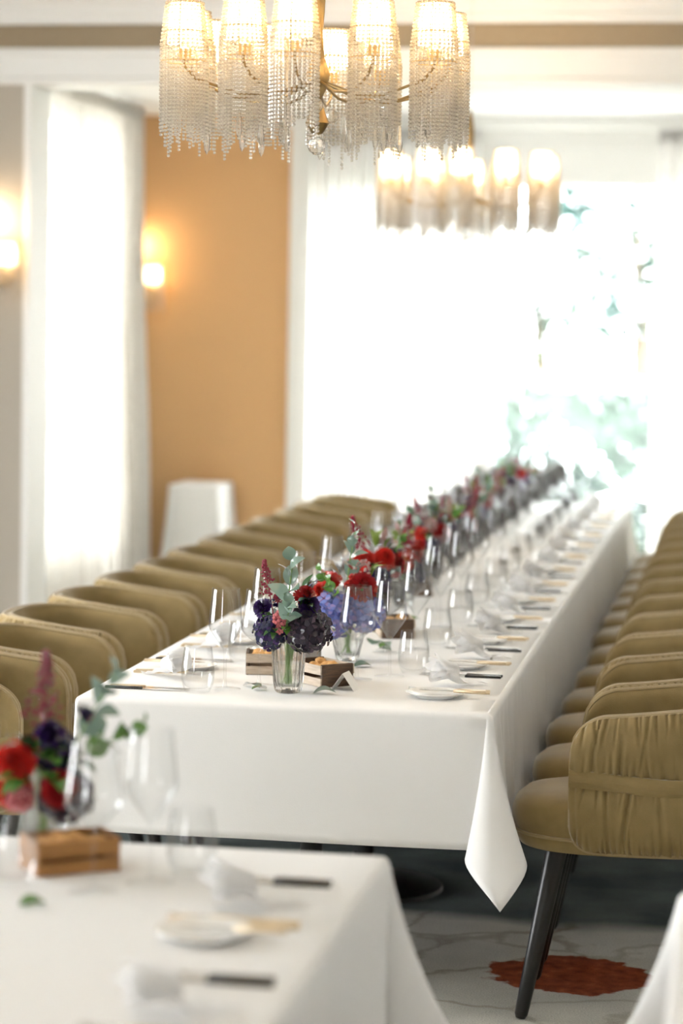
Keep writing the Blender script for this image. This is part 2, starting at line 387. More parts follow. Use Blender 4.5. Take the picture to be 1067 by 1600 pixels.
# ------------------------------------------------------------------ curtains
def curtain(name, p0, p1, z0, z1, folds, amp, mat, label, flare=0.0, seed=1, group=None, gather=.0):
    """hanging sheet from p0 to p1 with standing folds; flare widens the hem along its run"""
    r = random.Random(seed); n = folds*14; m = 26
    p0 = Vector((*p0, 0)); p1 = Vector((*p1, 0)); d = (p1-p0); L = d.length; d /= L; nrm = Vector((-d.y, d.x, 0))
    ph = [r.uniform(-.5, .5) for _ in range(folds+2)]; am = [r.uniform(.6, 1.25) for _ in range(folds+2)]
    vs = []; fs = []
    for j in range(m+1):
        v = j/m; z = z1+(z0-z1)*v
        for i in range(n+1):
            u = i/n; k = u*folds; a = int(k); f = k-a
            A = amp*(am[a]*(1-f)+am[a+1]*f)*(.75+.35*v)
            w = math.sin(2*PI*(k+.35*(ph[a]*(1-f)+ph[a+1]*f)*(.4+v)))
            w = math.copysign(abs(w)**.8, w)
            along = u*L+flare*v*u+ .012*math.sin(4*PI*k+1)
            p = p0+d*along+nrm*(A*w+.006*math.sin(9*v+5*u))
            vs.append((p.x, p.y, z))
    for j in range(m):
        for i in range(n): fs.append((j*(n+1)+i, j*(n+1)+i+1, (j+1)*(n+1)+i+1, (j+1)*(n+1)+i))
    e = empty(name, (p0+d*L/2)); e.location.z = z0
    off = e.location
    me = data('sheer_panel', [(x-off.x, y-off.y, z-off.z) for x, y, z in vs], fs); setmat(me, mat)
    c = put('sheer_panel', me, e); s = c.modifiers.new('thickness', 'SOLIDIFY'); s.thickness = .0012
    hb = MB()
    top = [(vs[i][0]-off.x, vs[i][1]-off.y, z1-off.z) for i in range(0, n+1, 2)]
    for k in range(len(top)-1):
        (xa, ya, za), (xb, yb, zb) = top[k], top[k+1]
        hb.add([(xa, ya, za), (xb, yb, zb), (xb, yb, zb-.07), (xa, ya, za-.07)], [(0, 1, 2, 3)])
    h = hb.build('heading_tape', mat, e, weld=1e-5); h.modifiers.new('thickness', 'SOLIDIFY').thickness = .006
    tag(e, label, 'curtain', group); return e
curtain('sheer_curtain', (XL+.14, 11.64), (XL+.17, 13.16), .02, CF-.02, 11, .045, 'heavy_sheer_fabric', 'long off-white curtain hanging beside the bronze wall', flare=.26, seed=3)
curtain('sheer_curtain', (-2.44, BACK-.17), (-1.50, BACK-.17), .02, 2.79, 13, .035, 'sheer_fabric', 'glowing white sheer curtain left of the clear window pane', seed=5)
curtain('sheer_curtain', (-.50, BACK-.17), (1.0, BACK-.17), .02, 2.79, 14, .035, 'sheer_fabric', 'glowing white sheer curtain at the right edge of the window', seed=8)
r_ = MB().tube([(-.62-1.85, 0, 0), (1.85, 0, 0)], .012, 8)
tag(r_.build('curtain_rail', 'white_paint', None, (-.62, BACK-.17, 2.806)), 'slim white curtain rail above the window', 'curtain rail')

# ------------------------------------------------------------------ tablecloths and tables
def loop_h(t, nf, ns, a, bl, br, g):
    gx = Vector((nf[0]*g[0]+ns[0]*g[1], nf[1]*g[0]+ns[1]*g[1])).normalized()
    lx = Vector((-ns[0], -ns[1]))                     # along the front side, away from the corner
    s = math.sin(2*PI*t)
    return gx*(a*(1-math.cos(2*PI*t))/2)+lx*((bl if s > 0 else br)*s)
def cloth(name, x0, x1, y0, y1, z, drop, label, amp=(.006, .012, .006, .012), corners=None, creases=(), seed=1, mat='linen', loc=None, tops=()):
    """rectangular cloth: flat top, four hanging sides, folded cone at every corner. sides: front(-y), right(+x), back(+y), left(-x)"""
    r = random.Random(seed); b = MB()
    nx = max(8, int((x1-x0)/.05)); ny = max(8, int((y1-y0)/.06)); m = 16; rho = .014; zt = z
    dl = [rho*PI/2*q for q in (0, .25, .5, .75, 1)]+[rho*PI/2+(drop-rho*PI/2)*(q/m) for q in range(1, m+1)]; m = len(dl)-1
    def arc(d):
        if d < rho*PI/2: a = d/rho; return rho*math.sin(a), rho*(1-math.cos(a))
        return rho, rho+(d-rho*PI/2)
    # top
    vs = []; fs = []
    for j in range(ny+1):
        for i in range(nx+1):
            x = x0+(x1-x0)*i/nx; y = y0+(y1-y0)*j/ny
            e = sum(.0022*math.exp(-((y-t)/.012)**2) for t in tops)
            vs.append((x, y, zt+e))
    for j in range(ny):
        for i in range(nx): a = j*(nx+1)+i; fs.append((a, a+1, a+nx+2, a+nx+1))
    b.add(vs, fs)
    sides = [((x0, y0), (x1, y0), (0, -1)), ((x1, y0), (x1, y1), (1, 0)), ((x1, y1), (x0, y1), (0, 1)), ((x0, y1), (x0, y0), (-1, 0))]
    for si, (p, q, nn) in enumerate(sides):
        L = math.dist(p, q); n = nx if si % 2 == 0 else ny
        kk = max(1, int(L/(.021 if amp[si] > .008 else .05))); n = max(n, kk*3) if amp[si] > .008 else n
        if n % (nx if si % 2 == 0 else ny): n = (nx if si % 2 == 0 else ny)*math.ceil(n/(nx if si % 2 == 0 else ny))
        phs = [(r.uniform(.5, 1.0), r.uniform(0, 6.28), r.uniform(7, 16) if amp[si] <= .008 else r.uniform(28, 75)) for _ in range(5)]
        vs = []; fs = []
        for j, d in enumerate(dl):
            o, h = arc(d)
            for i in range(n+1):
                u = i/n; s = u*L
                edge = min(1, s/.12, (L-s)/.12); edge = max(0, edge)
                w = sum(k*math.sin(f*s+a0) for k, a0, f in phs)/2.2
                dd = max(0, d-.03)/drop; fo = amp[si]*w*edge*dd**.8 + .02*dd*drop*edge
                if si == 0: fo += sum(.0035*math.exp(-((p[0]+(q[0]-p[0])*u-c)/.006)**2) for c in creases)*min(1, max(0, d-.01)/.03)
                vs.append((p[0]+(q[0]-p[0])*u+nn[0]*(o+fo), p[1]+(q[1]-p[1])*u+nn[1]*(o+fo), zt-h))
        for j in range(m):
            for i in range(n): a = j*(n+1)+i; fs.append((a, a+1, a+n+2, a+n+1))
        b.add(vs, fs)
    corners = corners or {}
    cs = [((x1, y0), (0, -1), (1, 0)), ((x1, y1), (1, 0), (0, 1)), ((x0, y1), (0, 1), (-1, 0)), ((x0, y0), (-1, 0), (0, -1))]
    for ci, (c, nf, ns) in enumerate(cs):
        par = corners.get(ci, dict(a=.34, bl=.10, br=.10, g=(1, 1), ext=1.0))
        K = 28; vs = []; fs = []
        for i in range(K+1):
            t = i/K; ph = t*PI/2; R = 1/max(math.cos(ph), math.sin(ph)); R = 1+(R-1)*par['ext']
            hv = loop_h(t, nf, ns, par['a'], par['bl'], par['br'], par['g'])
            w = Vector((hv.x, hv.y, -1)).normalized()
            nn = Vector((nf[0]*math.cos(ph)+ns[0]*math.sin(ph), nf[1]*math.cos(ph)+ns[1]*math.sin(ph)))
            for d in dl:
                o, h = arc(d); L = h*R; k = d/drop
                vs.append((c[0]+nn.x*o+w.x*L*(.5+.5*k), c[1]+nn.y*o+w.y*L*(.5+.5*k), zt+w.z*L))
        for i in range(K):
            for j in range(m): a = i*(m+1)+j; fs.append((a, a+m+1, a+m+2, a+1))
        b.add(vs, fs)
    cxm, cym = (x0+x1)/2, (y0+y1)/2
    b.v = [(x-cxm, y-cym, zz) for x, y, zz in b.v]
    o = b.build(name, mat, None, (cxm, cym, 0), weld=1e-4)
    s = o.modifiers.new('thickness', 'SOLIDIFY'); s.thickness = .0015; s.offset = 1
    return tag(o, label, 'tablecloth')
TX0, TX1, TY0, TY1, TZ = -1.560, -.570, 5.655, 12.85, .75
cloth('tablecloth', TX0, TX1, TY0, TY1, TZ-.001, .335, 'long white linen cloth draped over the banquet table', (.003, .017, .006, .004),
      {0: dict(a=.30, bl=.17, br=.22, g=(1, .35), ext=1.0), 3: dict(a=.10, bl=.06, br=.06, g=(1, 1), ext=.1)}, creases=(-1.053, -.657, -1.528), seed=4, tops=(7.45, 9.3, 11.1))
FX0, FX1, FY0, FY1 = -1.60, -.585, 1.9, 4.045
cloth('tablecloth', FX0, FX1, FY0, FY1, TZ-.001, .36, 'blurred white cloth on the foreground table at lower left', (.004, .004, .004, .004), {1: dict(a=.5, bl=.10, br=.10, g=(1, 1), ext=1)}, seed=9)
cloth('tablecloth', -.06, .85, 2.7, 3.90, TZ-.001, .42, 'cream cloth corner in the bottom right foreground', (.007, .007, .007, .007), {2: dict(a=.55, bl=.14, br=.14, g=(1, 1), ext=1)}, seed=12)
cloth('tablecloth', -3.19, -2.93, 13.44, 13.82, TZ-.001, .66, 'white cloth on the small table against the bronze wall', (.008, .008, .004, .004), {k: dict(a=.16, bl=.05, br=.05, g=(1, 1), ext=.3) for k in range(4)}, seed=15)
def ped_table(x0, x1, y0, y1, label, group=None, z=TZ-.0025):
    e = empty('pedestal_table', ((x0+x1)/2, (y0+y1)/2, 0)); hx, hy = (x1-x0)/2-.004, (y1-y0)/2-.004
    MB().box(-hx, hx, -hy, hy, z-.03, z, b=.004).build('table_top', 'dark_crate_wood', e, smooth=False)
    for sy in ((-1, 1) if hy > .7 else (0,)):
        MB().lathe([(.035, .06), (.03, .12), (.03, z-.06), (.05, z-.03)], 16).build('column', 'black_iron', e, (0, sy*hy*.5, 0))
        MB().lathe([(0, .075), (.04, .075), (.055, .06), (.10, .045), (.19, .022), (.235, .012), (.24, .0), (0, .0)], 28).build('base', 'black_iron', e, (0, sy*hy*.5, 0))
    return tag(e, label, 'table', group)
L_ = (TY1-TY0)/4
for i in range(4):
    lab = ['nearest pedestal table under the long white cloth', 'second pedestal table from the near end under the long cloth', 'third pedestal table from the near end under the long cloth', 'farthest pedestal table under the long white cloth'][i]
    ped_table(TX0, TX1, TY0+L_*i, TY0+L_*(i+1), lab, 'tables pushed together under the long cloth')
ped_table(FX0, FX1, FY0, FY1, 'foreground table under its blurred white cloth')
ped_table(-.06, .85, 2.7, 3.90, 'table under the cream cloth at bottom right')
ped_table(-3.19, -2.93, 13.44, 13.82, 'small square table in the corner by the bronze wall')

# ------------------------------------------------------------------ chairs
def shell_path():
    """plan outline of the wrap-around back, from one arm end round the back to the other"""
    pts = []; hw = .227; xf = .135; xb = -.27; rc = .20
    n = 40
    for i in range(n): pts.append((xf+(xb+rc-xf)*i/n, hw-.012*(1-i/n)**2))
    for i in range(n+1):
        a = PI/2+PI/2*i/n; ex = 2/2.3
        pts.append((xb+rc+rc*math.copysign(abs(math.cos(a))**ex, math.cos(a)), (hw-rc)+rc*abs(math.sin(a))**ex))
    return pts+[(x, -y) for x, y in pts[::-1]]
def resample(p, n):
    d = [0]
    for a, b in zip(p, p[1:]): d.append(d[-1]+math.dist(a, b))
    out = []; k = 0
    for i in range(n+1):
        t = d[-1]*i/n
        while k < len(p)-2 and d[k+1] < t: k += 1
        f = (t-d[k])/max(1e-9, d[k+1]-d[k]); out.append((p[k][0]+(p[k+1][0]-p[k][0])*f, p[k][1]+(p[k+1][1]-p[k][1])*f))
    return out, d[-1]
def chair_meshes():
    r = random.Random(11)
    N = 520; V = 30
    path, L = resample(shell_path(), N)
    nrm = []
    for i in range(N+1):
        a = path[max(0, i-1)]; c = path[min(N, i+1)]; t = Vector((c[0]-a[0], c[1]-a[1])).normalized(); nrm.append(Vector((t.y, -t.x)) * -1)
    # outward check: at the first arm (y>0) the outside is +y
    if nrm[10].y < 0: nrm = [-v for v in nrm]
    def zlim(s):
        e = min(s, L-s); k = sstep(0, L/2, e)
        top = .744+.032*sstep(.0, .38, e); bot = .425
        R = .085
        if e < R: top -= R-math.sqrt(max(0, R*R-(R-e)**2))
        R2 = .06
        if e < R2: bot += R2-math.sqrt(max(0, R2*R2-(R2-e)**2))
        return bot, top
    zb = .595                                     # belt height
    def crease_row(step, dmin, dmax, lmin, lmax, wmin, wmax):
        out = []; q = r.uniform(0, step)
        while q < L:
            out.append((q, r.uniform(dmin, dmax), r.uniform(lmin, lmax), r.uniform(wmin, wmax), r.uniform(-.03, .03))); q += step*r.uniform(.5, 1.6)
        return out
    rows = [crease_row(.019, .004, .010, .25, .75, .0035, .006), crease_row(.016, .003, .008, .15, .45, .003, .005),
            crease_row(.024, .004, .009, .15, .45, .0035, .006), crease_row(.018, .004, .009, .15, .5, .003, .005), crease_row(.055, .005, .010, 1.2, 1.8, .004, .006)]
    def pleat(s, z, bot, top):
        up = (z-zb)/(top-zb) if z > zb else (zb-z)/(zb-bot)       # 0 at the belt, 1 at the outer seam
        use = ((rows[0], up), (rows[1], 1-up)) if z > zb else ((rows[2], up), (rows[3], 1-up), (rows[4], up))
        t = 0
        for row, f in use:
            for q, d, ln, w, sl in row:
                x = s-q-sl*f
                if abs(x) < .03 and f < ln: k = (1-f/ln)**.7; t += 1.4*k*d*(.35*math.exp(-(x/(w*2.6))**2)-math.exp(-(x/w)**2))
        return max(-.018, t)
    vs = []; fs = []; T = .024
    for side in (1, -1):
        for i in range(N+1):
            s = L*i/N; bot, top = zlim(s); e = min(s, L-s)
            for j in range(V+1):
                v = j/V; z = bot+(top-bot)*v
                dz = min(z-bot, top-z); de = e
                t = T*math.sqrt(max(0, 1-(1-min(1, (min(dz, de)+.004)/.035))**2))
                t = max(.009, t)
                if side == 1:
                    t += .012*math.exp(-((z-(zb+(top-zb)*.55))/.07)**2)+.010*math.exp(-((z-(bot+(zb-bot)*.5))/.06)**2)-.012*math.exp(-((z-zb)/.022)**2)
                    t += pleat(s, z, bot, top)*min(1, e/.03)
                x, y = path[i]; n = nrm[i]
                vs.append((x+n.x*t*side, y+n.y*t*side, z))
    W = V+1; S = (N+1)*W
    for i in range(N):
        for j in range(V):
            a = i*W+j; fs.append((a, a+1, a+W+1, a+W)); c = S+a; fs.append((c, c+W, c+W+1, c+1))
    for i in range(N):
        for j in (0, V):
            a = i*W+j; fs.append((a, a+W, S+a+W, S+a))
    for i in (0, N):
        for j in range(V): a = i*W+j; fs.append((a, a+1, S+a+1, S+a))
    shell = MB().add(vs, fs).mesh('backrest', 'velvet')
    # piping following the outline, on the outer and inner edge
    def outline(off):
        up = []; dn = []
        for i in range(0, N+1, 4):
            s = L*i/N; bot, top = zlim(s); x, y = path[i]; n = nrm[i]
            up.append((x+n.x*off, y+n.y*off, top)); dn.append((x+n.x*off, y+n.y*off, bot))
        return up+dn[::-1]
    pipe = MB().tube(outline(.010), .0052, 6, closed=True).tube(outline(-.010), .0052, 6, closed=True).mesh('piping', 'velvet_piping')
    bl = MB(); bv = []; bf = []; J = 8
    for i in range(0, N+1, 4):
        s = L*i/N; x, y = path[i]; n = nrm[i]; zc = zb+.012*(1-sstep(0, .25, min(s, L-s)))-.006
        for j in range(J+1):
            q = j/J; z = zc-.021+.042*q; t = .026+.006*math.sin(PI*q)+.0015*math.sin(90*q*.2+40*s)
            bv.append((x+n.x*t, y+n.y*t, z))
        for j in range(J+1):
            q = 1-j/J; z = zc-.021+.042*q; t = .004; bv.append((x+n.x*t, y+n.y*t, z))
    W2 = 2*J+2; M_ = N//4
    for i in range(M_):
        for j in range(W2): a = i*W2+j; c = i*W2+(j+1) % W2; bf.append((a, c, c+W2, a+W2))
    bf.append(tuple(range(W2))); bf.append(tuple(M_*W2+j for j in range(W2)))
    belt = bl.add(bv, bf).mesh('belt', 'velvet')
    # seat cushion: rounded block, domed
    def seat_out(a, k):
        ex = 2/2.7; c, s = math.cos(a), math.sin(a)
        return (.02+(.27*k)*math.copysign(abs(c)**ex, c), (.222*k)*math.copysign(abs(s)**ex, s))
    prof = [(0, .408), (.82, .408), (.93, .412), (.965, .425), (.985, .44), (.975, .452), (1.0, .47), (1.0, .492), (.975, .512), (.9, .528), (.75, .537), (.5, .543), (.25, .546), (0, .547)]
    n = 56; vs = []; fs = []
    for i in range(n):
        for k, z in prof: x, y = seat_out(2*PI*i/n, k); vs.append((x, y, z))
    m = len(prof)
    for i in range(n):
        for j in range(m-1):
            a, c = i*m+j, ((i+1) % n)*m+j; fs.append((a, c, c+1, a+1))
    seat = MB().add(vs, fs).mesh('seat', 'velvet', weld=1e-5)
    welt = MB().tube([(*seat_out(2*PI*i/72, .983), .447) for i in range(72)], .0045, 6, closed=True).mesh('seat_piping', 'velvet_piping')
    legs = {}
    for sx in (1, -1):
        for sy in (1, -1):
            top = Vector((sx*.17, sy*.145, .412)); bt = Vector((sx*.245, sy*.185, 0.003))
            legs[(sx, sy)] = MB().tube([top, top.lerp(bt, .5), top.lerp(bt, .975), bt], [.026, .0215, .0165, .012], 14).mesh('leg', 'black_wood')
    return shell, pipe, belt, seat, welt, legs
SHELL, PIPE, BELT, SEAT, WELT, LEGS = chair_meshes()
def chair(x, y, rz, label, group):
    e = empty('tub_chair', (x, y, 0), rz)
    bk = put('backrest', SHELL, e); put('piping', PIPE, bk); put('belt', BELT, bk)
    st = put('seat', SEAT, e); put('seat_piping', WELT, st)
    for k in LEGS: put('leg', LEGS[k], e)
    return tag(e, label, 'chair', group)
PITCH = .535; NCH = 13
for k in range(NCH):
    o = ['nearest', 'second', 'third', 'fourth', 'fifth', 'sixth', 'seventh', 'eighth', 'ninth', 'tenth', 'eleventh', 'twelfth', 'farthest'][k]
    j = '' if k in (0, 12) else ' from the near end'
    chair(-.231+rnd.uniform(-.008, .008), 5.90+PITCH*k, PI+rnd.uniform(-.008, .008), f'{o} olive velvet tub chair{j} along the right side of the table', 'velvet chairs on the right')
    chair(-1.892+rnd.uniform(-.01, .005), 6.02+PITCH*k, rnd.uniform(-.008, .008), f'{o} olive velvet tub chair{j} along the left side of the table', 'velvet chairs on the left')

# ------------------------------------------------------------------ glassware, plates, cutlery, napkins
def wine_meshes(kind):
    if kind == 0: out = [(.0042, .098), (.007, .103), (.017, .111), (.030, .122), (.0415, .134), (.0465, .142), (.0472, .150), (.0455, .165), (.041, .195), (.0365, .225), (.0345, .243)]
    else: out = [(.0042, .090), (.006, .098), (.012, .108), (.021, .121), (.0315, .136), (.0395, .149), (.0425, .160), (.0420, .175), (.0395, .200), (.0365, .230), (.0345, .252)]
    inn = [(max(0, r-.0014), z+.002 if i < 3 else z) for i, (r, z) in enumerate(out)]
    inn[0] = (0, out[0][1]+.006)
    bowl = MB().lathe(out+[(out[-1][0]-.0007, out[-1][1]+.0008)]+inn[::-1], 32).mesh('bowl', 'clear_glass')
    stem = MB().lathe([(.0075, .004), (.0048, .012), (.0036, .03), (.0034, .06), (.0038, out[0][1]-.004), (.0046, out[0][1]+.001)], 14).mesh('stem', 'clear_glass')
    foot = MB().lathe([(0, 0), (.0385, 0), (.040, .001), (.0385, .0022), (.02, .0038), (.0075, .0055), (0, .0065)], 32).mesh('foot', 'clear_glass')
    return bowl, stem, foot
WINE = [wine_meshes(0), wine_meshes(1)]
tum = [(0, 0), (.025, 0), (.030, .003), (.036, .014), (.0405, .030), (.0420, .045), (.0408, .065), (.0375, .09), (.0345, .113)]
TUMB = MB().lathe(tum+[(.0338, .1137)]+[(.0331, .113), (.0361, .09), (.0392, .065), (.0403, .045), (.0385, .030), (.033, .018), (.022, .011), (0, .010)], 32).mesh('tumbler', 'clear_glass')
PLATE = MB().lathe([(0, .004), (.04, .004), (.042, 0), (.047, 0), (.05, .004), (.070, .0115), (.0725, .0135), (.0715, .0148), (.05, .0085), (.045, .007), (0, .007)], 40).mesh('plate', 'porcelain')
def knife_meshes(handle, L=.215, hl=.095):
    h = MB().box(0, hl, -.0062, .0062, 0, .0075, b=.0022).mesh('handle', handle)
    pts = [(-L+hl, .002), (-L+hl+.012, .0085), (-.05, .0095), (-.012, .0085), (0, .004), (0, -.004), (-.012, -.0055), (-L+hl+.02, -.005)]
    bl = MB().prism(pts, .0022, .0044).mesh('blade', 'steel', smooth=False); return h, bl
KN_B = knife_meshes('black_handle'); KN_C = knife_meshes('champagne_handle', .205, .09); KN_S = knife_meshes('champagne_handle', .165, .08)
def fork_meshes():
    b = MB()
    path = [(.09, 0, .003), (.05, 0, .0035), (.0, 0, .005), (-.03, 0, .0065), (-.05, 0, .005)]
    h = MB().tube(path, [.0042, .004, .0028, .0026, .003], 8).mesh('handle', 'champagne_handle')
    vs = []; w = [(.003, -.045), (.010, -.055), (.0115, -.07)]
    t = MB().prism([(-.045, .003), (-.055, .010), (-.072, .0115), (-.072, -.0115), (-.055, -.010), (-.045, -.003)], .004, .0056)
    for i in range(4):
        y = -.0098+i*.0065; t.tube([(-.070, y, .0048), (-.09, y, .003), (-.108, y, .0052), (-.114, y, .0075)], [.0016, .0015, .0012, .0006], 6)
    return h, t.mesh('tines', 'steel')
FORK = fork_meshes()
def napkin_mesh(seed):
    """linen napkin wound into a loose rosette that opens towards the table centre, its pointed tail lying flat"""
    r = random.Random(seed); vs = []; fs = []; n = 110; W = 12; turns = 2.4
    for i in range(n+1):
        t = i/n; a = turns*2*PI*t-.4
        for j in range(W+1):
            v = j/W                                   # 0 at the gathered end, 1 at the open, ruffled end
            rad = (.010+.021*t**.8)*(.72+.55*v**1.5)*(1+.10*math.sin(4*a+seed)*v*v)
            x = -.035+.075*v-.016*t*v+.010*math.sin(2.3*a+seed)*v
            vs.append((x, rad*math.cos(a), .036+.012*v+rad*math.sin(a)*(.95)))
    base = len(vs)
    for i in range(n):
        for j in range(W): a = i*(W+1)+j; fs.append((a, a+1, a+W+2, a+W+1))
    m = 14; tv = []
    for i in range(m+1):
        t = i/m
        for j in range(W+1):
            v = j/W-.5; wd = .105*(1-t)**.85+.004
            zz = .004+.004*math.sin(9*t+seed)+(.022*(1-t)**4)
            tv.append((.0-.130*t, v*wd+.02*t*math.sin(seed), zz+abs(v)*.02*(1-t)))
    vs += tv
    for i in range(m):
        for j in range(W): a = base+i*(W+1)+j; fs.append((a, a+1, a+W+2, a+W+1))
    zm = min(v[2] for v in vs); vs = [(x, y, z-zm) for x, y, z in vs]
    me = data('napkin', vs, fs); setmat(me, 'napkin_linen'); return me
NAPK = [napkin_mesh(s) for s in (1, 4, 8)]
def wine(x, y, kind, label, group, z=TZ):
    e = empty('wine_glass', (x, y, z), rnd.uniform(0, 6))
    for nm, me in zip(('bowl', 'stem', 'foot'), WINE[kind]): put(nm, me, e)
    return tag(e, label, 'wine glass', group)
def piece(nm, meshes, names, x, y, rz, label, cat, group, z=TZ):
    e = empty(nm, (x, y, z), rz)
    for n, me in zip(names, meshes): put(n, me, e)
    return tag(e, label, cat, group)
def setting(edge, yc, side, who, skip=(), j=1):
    """side +1: guest on the right (faces -x), -1: guest on the left. u runs in from the edge, w to the guest's right"""
    P = lambda u, w: (edge-side*u, yc+side*w)
    ra = 0 if side == 1 else PI           # handles point towards the guest
    J = lambda a: rnd.uniform(-a, a)*j
    g = 'place settings on the right side' if side == 1 else 'place settings on the left side'
    if 'plate' not in skip:
        x, y = P(.150+J(.006), -.185+J(.006))
        tag(put('side_plate', PLATE, None, (x, y, TZ)), f'small white side plate at {who}', 'plate', g)
        x, y = P(.105, -.190+J(.01)); piece('butter_knife', KN_S, ('handle', 'blade'), x, y, ra+J(.06), f'butter knife laid across the side plate at {who}', 'knife', g, TZ+.0150)
    if 'fork' not in skip:
        for w, n in ((-.105, 'outer'), (-.078, 'inner')):
            x, y = P(.115+J(.006), w); piece('fork', FORK, ('handle', 'tines'), x, y, ra+J(.05), f'{n} fork beside the napkin at {who}', 'fork', g)
    if 'napkin' not in skip:
        x, y = P(.150+J(.01), .0+J(.012))
        tag(put('napkin', NAPK[rnd.randrange(3)], None, (x, y, TZ+.001), (0, 0, (PI if side == 1 else 0)+(.75 if side == 1 else -.75)+J(.35))), f'rolled white linen napkin at {who}', 'napkin', g)
    if 'knife' not in skip:
        x, y = P(.118+J(.006), .175); piece('table_knife', KN_C if side == -1 else KN_B, ('handle', 'blade'), x, y, ra+J(.03), f'inner table knife at {who}', 'knife', g)
        x, y = P(.118+J(.006), .200); piece('table_knife', KN_B, ('handle', 'blade'), x, y, ra+J(.03), f'outer black handled knife at {who}', 'knife', g)
    if 'glass' not in skip:
        x, y = P(.258+J(.006), .205+J(.008)); tag(put('tumbler', TUMB, None, (x, y, TZ)), f'stemless water tumbler at {who}', 'tumbler', g)
        x, y = P(.312+J(.004), .138+J(.006)); wine(x, y, 1, f'tall wine glass next to the tumbler at {who}', g)
        x, y = P(.384+J(.004), .055+J(.006)); wine(x, y, 0, f'wide wine glass nearest the flowers at {who}', g)
for k in range(NCH):
    n = ORD[k]
    setting(TX1, 6.05+PITCH*k, 1, f'{n} right-hand place from near end', j=1 if k else .3)
    setting(TX0, 5.99+PITCH*k, -1, f'{n} left-hand place from near end', j=1 if k else .3)
setting(FX1-.022, 3.62, 1, 'far right place of foreground table', j=.3)
setting(FX1, 3.02, 1, 'near right place of foreground table', skip=('glass',), j=.3)
tag(put('tumbler', TUMB, None, (-1.135, 3.70, TZ)), 'blurred tumbler at the left edge of the foreground table', 'tumbler')

# ------------------------------------------------------------------ flowers
def petal_fan(mb, c, nrm, r, k, wide=.62, cup=.35, spin=0, nseg=1):
    """a floret: k rounded petals around nrm"""
    nrm = Vector(nrm).normalized(); t = nrm.orthogonal().normalized(); s = nrm.cross(t)
    for i in range(k):
        a = spin+2*PI*i/k; d = t*math.cos(a)+s*math.sin(a); e = nrm.cross(d)
        w = r*wide
        P = [c+d*r*.08, c+d*r*.5+e*w*.5+nrm*r*cup*.4, c+d*r*.9+e*w*.38+nrm*r*cup*.75, c+d*r*1.0+nrm*r*cup*.9, c+d*r*.9-e*w*.38+nrm*r*cup*.75, c+d*r*.5-e*w*.5+nrm*r*cup*.4]
        mb.add(P, [(0, 1, 2, 3), (0, 3, 4, 5)])
def fib(n):
    for i in range(n):
        z = 1-2*(i+.5)/n; a = i*2.39996; q = math.sqrt(1-z*z); yield Vector((q*math.cos(a), q*math.sin(a), z))
def hydrangea_mesh(R, mats, seed, n=64):
    r = random.Random(seed); b = MB()
    for d in fib(n):
        if d.z < -.75: continue
        q = R*r.uniform(.82, 1.02); petal_fan(b, d*q, d+Vector((r.uniform(-.3, .3), r.uniform(-.3, .3), r.uniform(-.3, .3))), R*.33, 4, .95, .18, r.uniform(0, 6))
    b.ball((0, 0, 0), R*.72, 10, 7)
    me = b.mesh('hydrangea', mats[0], smooth=False)
    if len(mats) > 1:
        me.materials.append(MATS[mats[1]]); fl = [1 if r.random() < .3 else 0 for _ in me.polygons]; me.polygons.foreach_set('material_index', fl)
    return me
def dahlia_mesh(R, mat, seed, mat2=None, rows=5):
    b = MB(); r = random.Random(seed)
    for q in range(rows):
        t = q/(rows-1); k = int(20-9*t); el = -.15+1.25*t
        for i in range(k):
            a = 2*PI*(i+.5*(q % 2))/k+r.uniform(-.06, .06); d = Vector((math.cos(a)*math.cos(el), math.sin(a)*math.cos(el), math.sin(el)))
            e = Vector((-math.sin(a), math.cos(a), 0)); u = d.cross(e)*-1 if d.cross(e).z < 0 else d.cross(e)
            L = R*(1-.45*t); w = R*.17; o = Vector((0, 0, R*.08*q))
            P = [o+d*L*.1, o+d*L*.55+e*w-u*w*.4, o+d*L*.9+e*w*.7, o+d*L, o+d*L*.9-e*w*.7, o+d*L*.55-e*w-u*w*.4]
            b.add(P, [(0, 1, 2, 3), (0, 3, 4, 5)])
    b.ball((0, 0, R*.3), R*.33, 8, 5)
    me = b.mesh('dahlia', mat, smooth=False)
    if mat2:
        me.materials.append(MATS[mat2]); n = len(me.polygons); me.polygons.foreach_set('material_index', [1 if i > n*.62 else 0 for i in range(n)])
    return me
def astilbe_mesh(H, mat, seed):
    b = MB(); r = random.Random(seed)
    b.tube([(0, 0, -.05), (0, 0, H*.5), (.004, 0, H)], [.0016, .0013, .0006], 5)
    for i in range(int(150)):
        t = r.random()**.8; R = .026*(1-t)**.9+.002; a = r.uniform(0, 6.28); q = R*r.uniform(.3, 1)
        b.ball((q*math.cos(a), q*math.sin(a), H*t+q*.6), r.uniform(.0022, .0042), 5, 3)
    return b.mesh('astilbe', mat)
def berry_mesh(mat, seed, n=26, R=.016, rb=.0055, H=1.5):
    b = MB(); r = random.Random(seed)
    for d in fib(n): b.ball(Vector((d.x*R, d.y*R, d.z*R*H)), rb*r.uniform(.8, 1.15), 6, 4)
    return b.mesh('berry_cluster', mat)
def round_leaf(L, W, mat, bend=.15, name='leaf'):
    n = 9; vs = [(0, 0, 0)]; fs = []
    rows = []
    for i in range(1, n+1):
        t = i/n; w = W*math.sin(PI*min(1, t**.8))**.8*.5 if t < 1 else .0006
        z = bend*L*math.sin(PI*t)
        vs += [(L*t, -w, z+.12*w), (L*t, 0, z-.04*L*math.sin(PI*t)*.5), (L*t, w, z+.12*w)]
    fs = [(0, 1, 2), (0, 2, 3)]
    for i in range(n-1):
        a = 1+3*i; fs += [(a, a+3, a+4, a+1), (a+1, a+4, a+5, a+2)]
    me = data(name, vs, fs); setmat(me, mat); return me
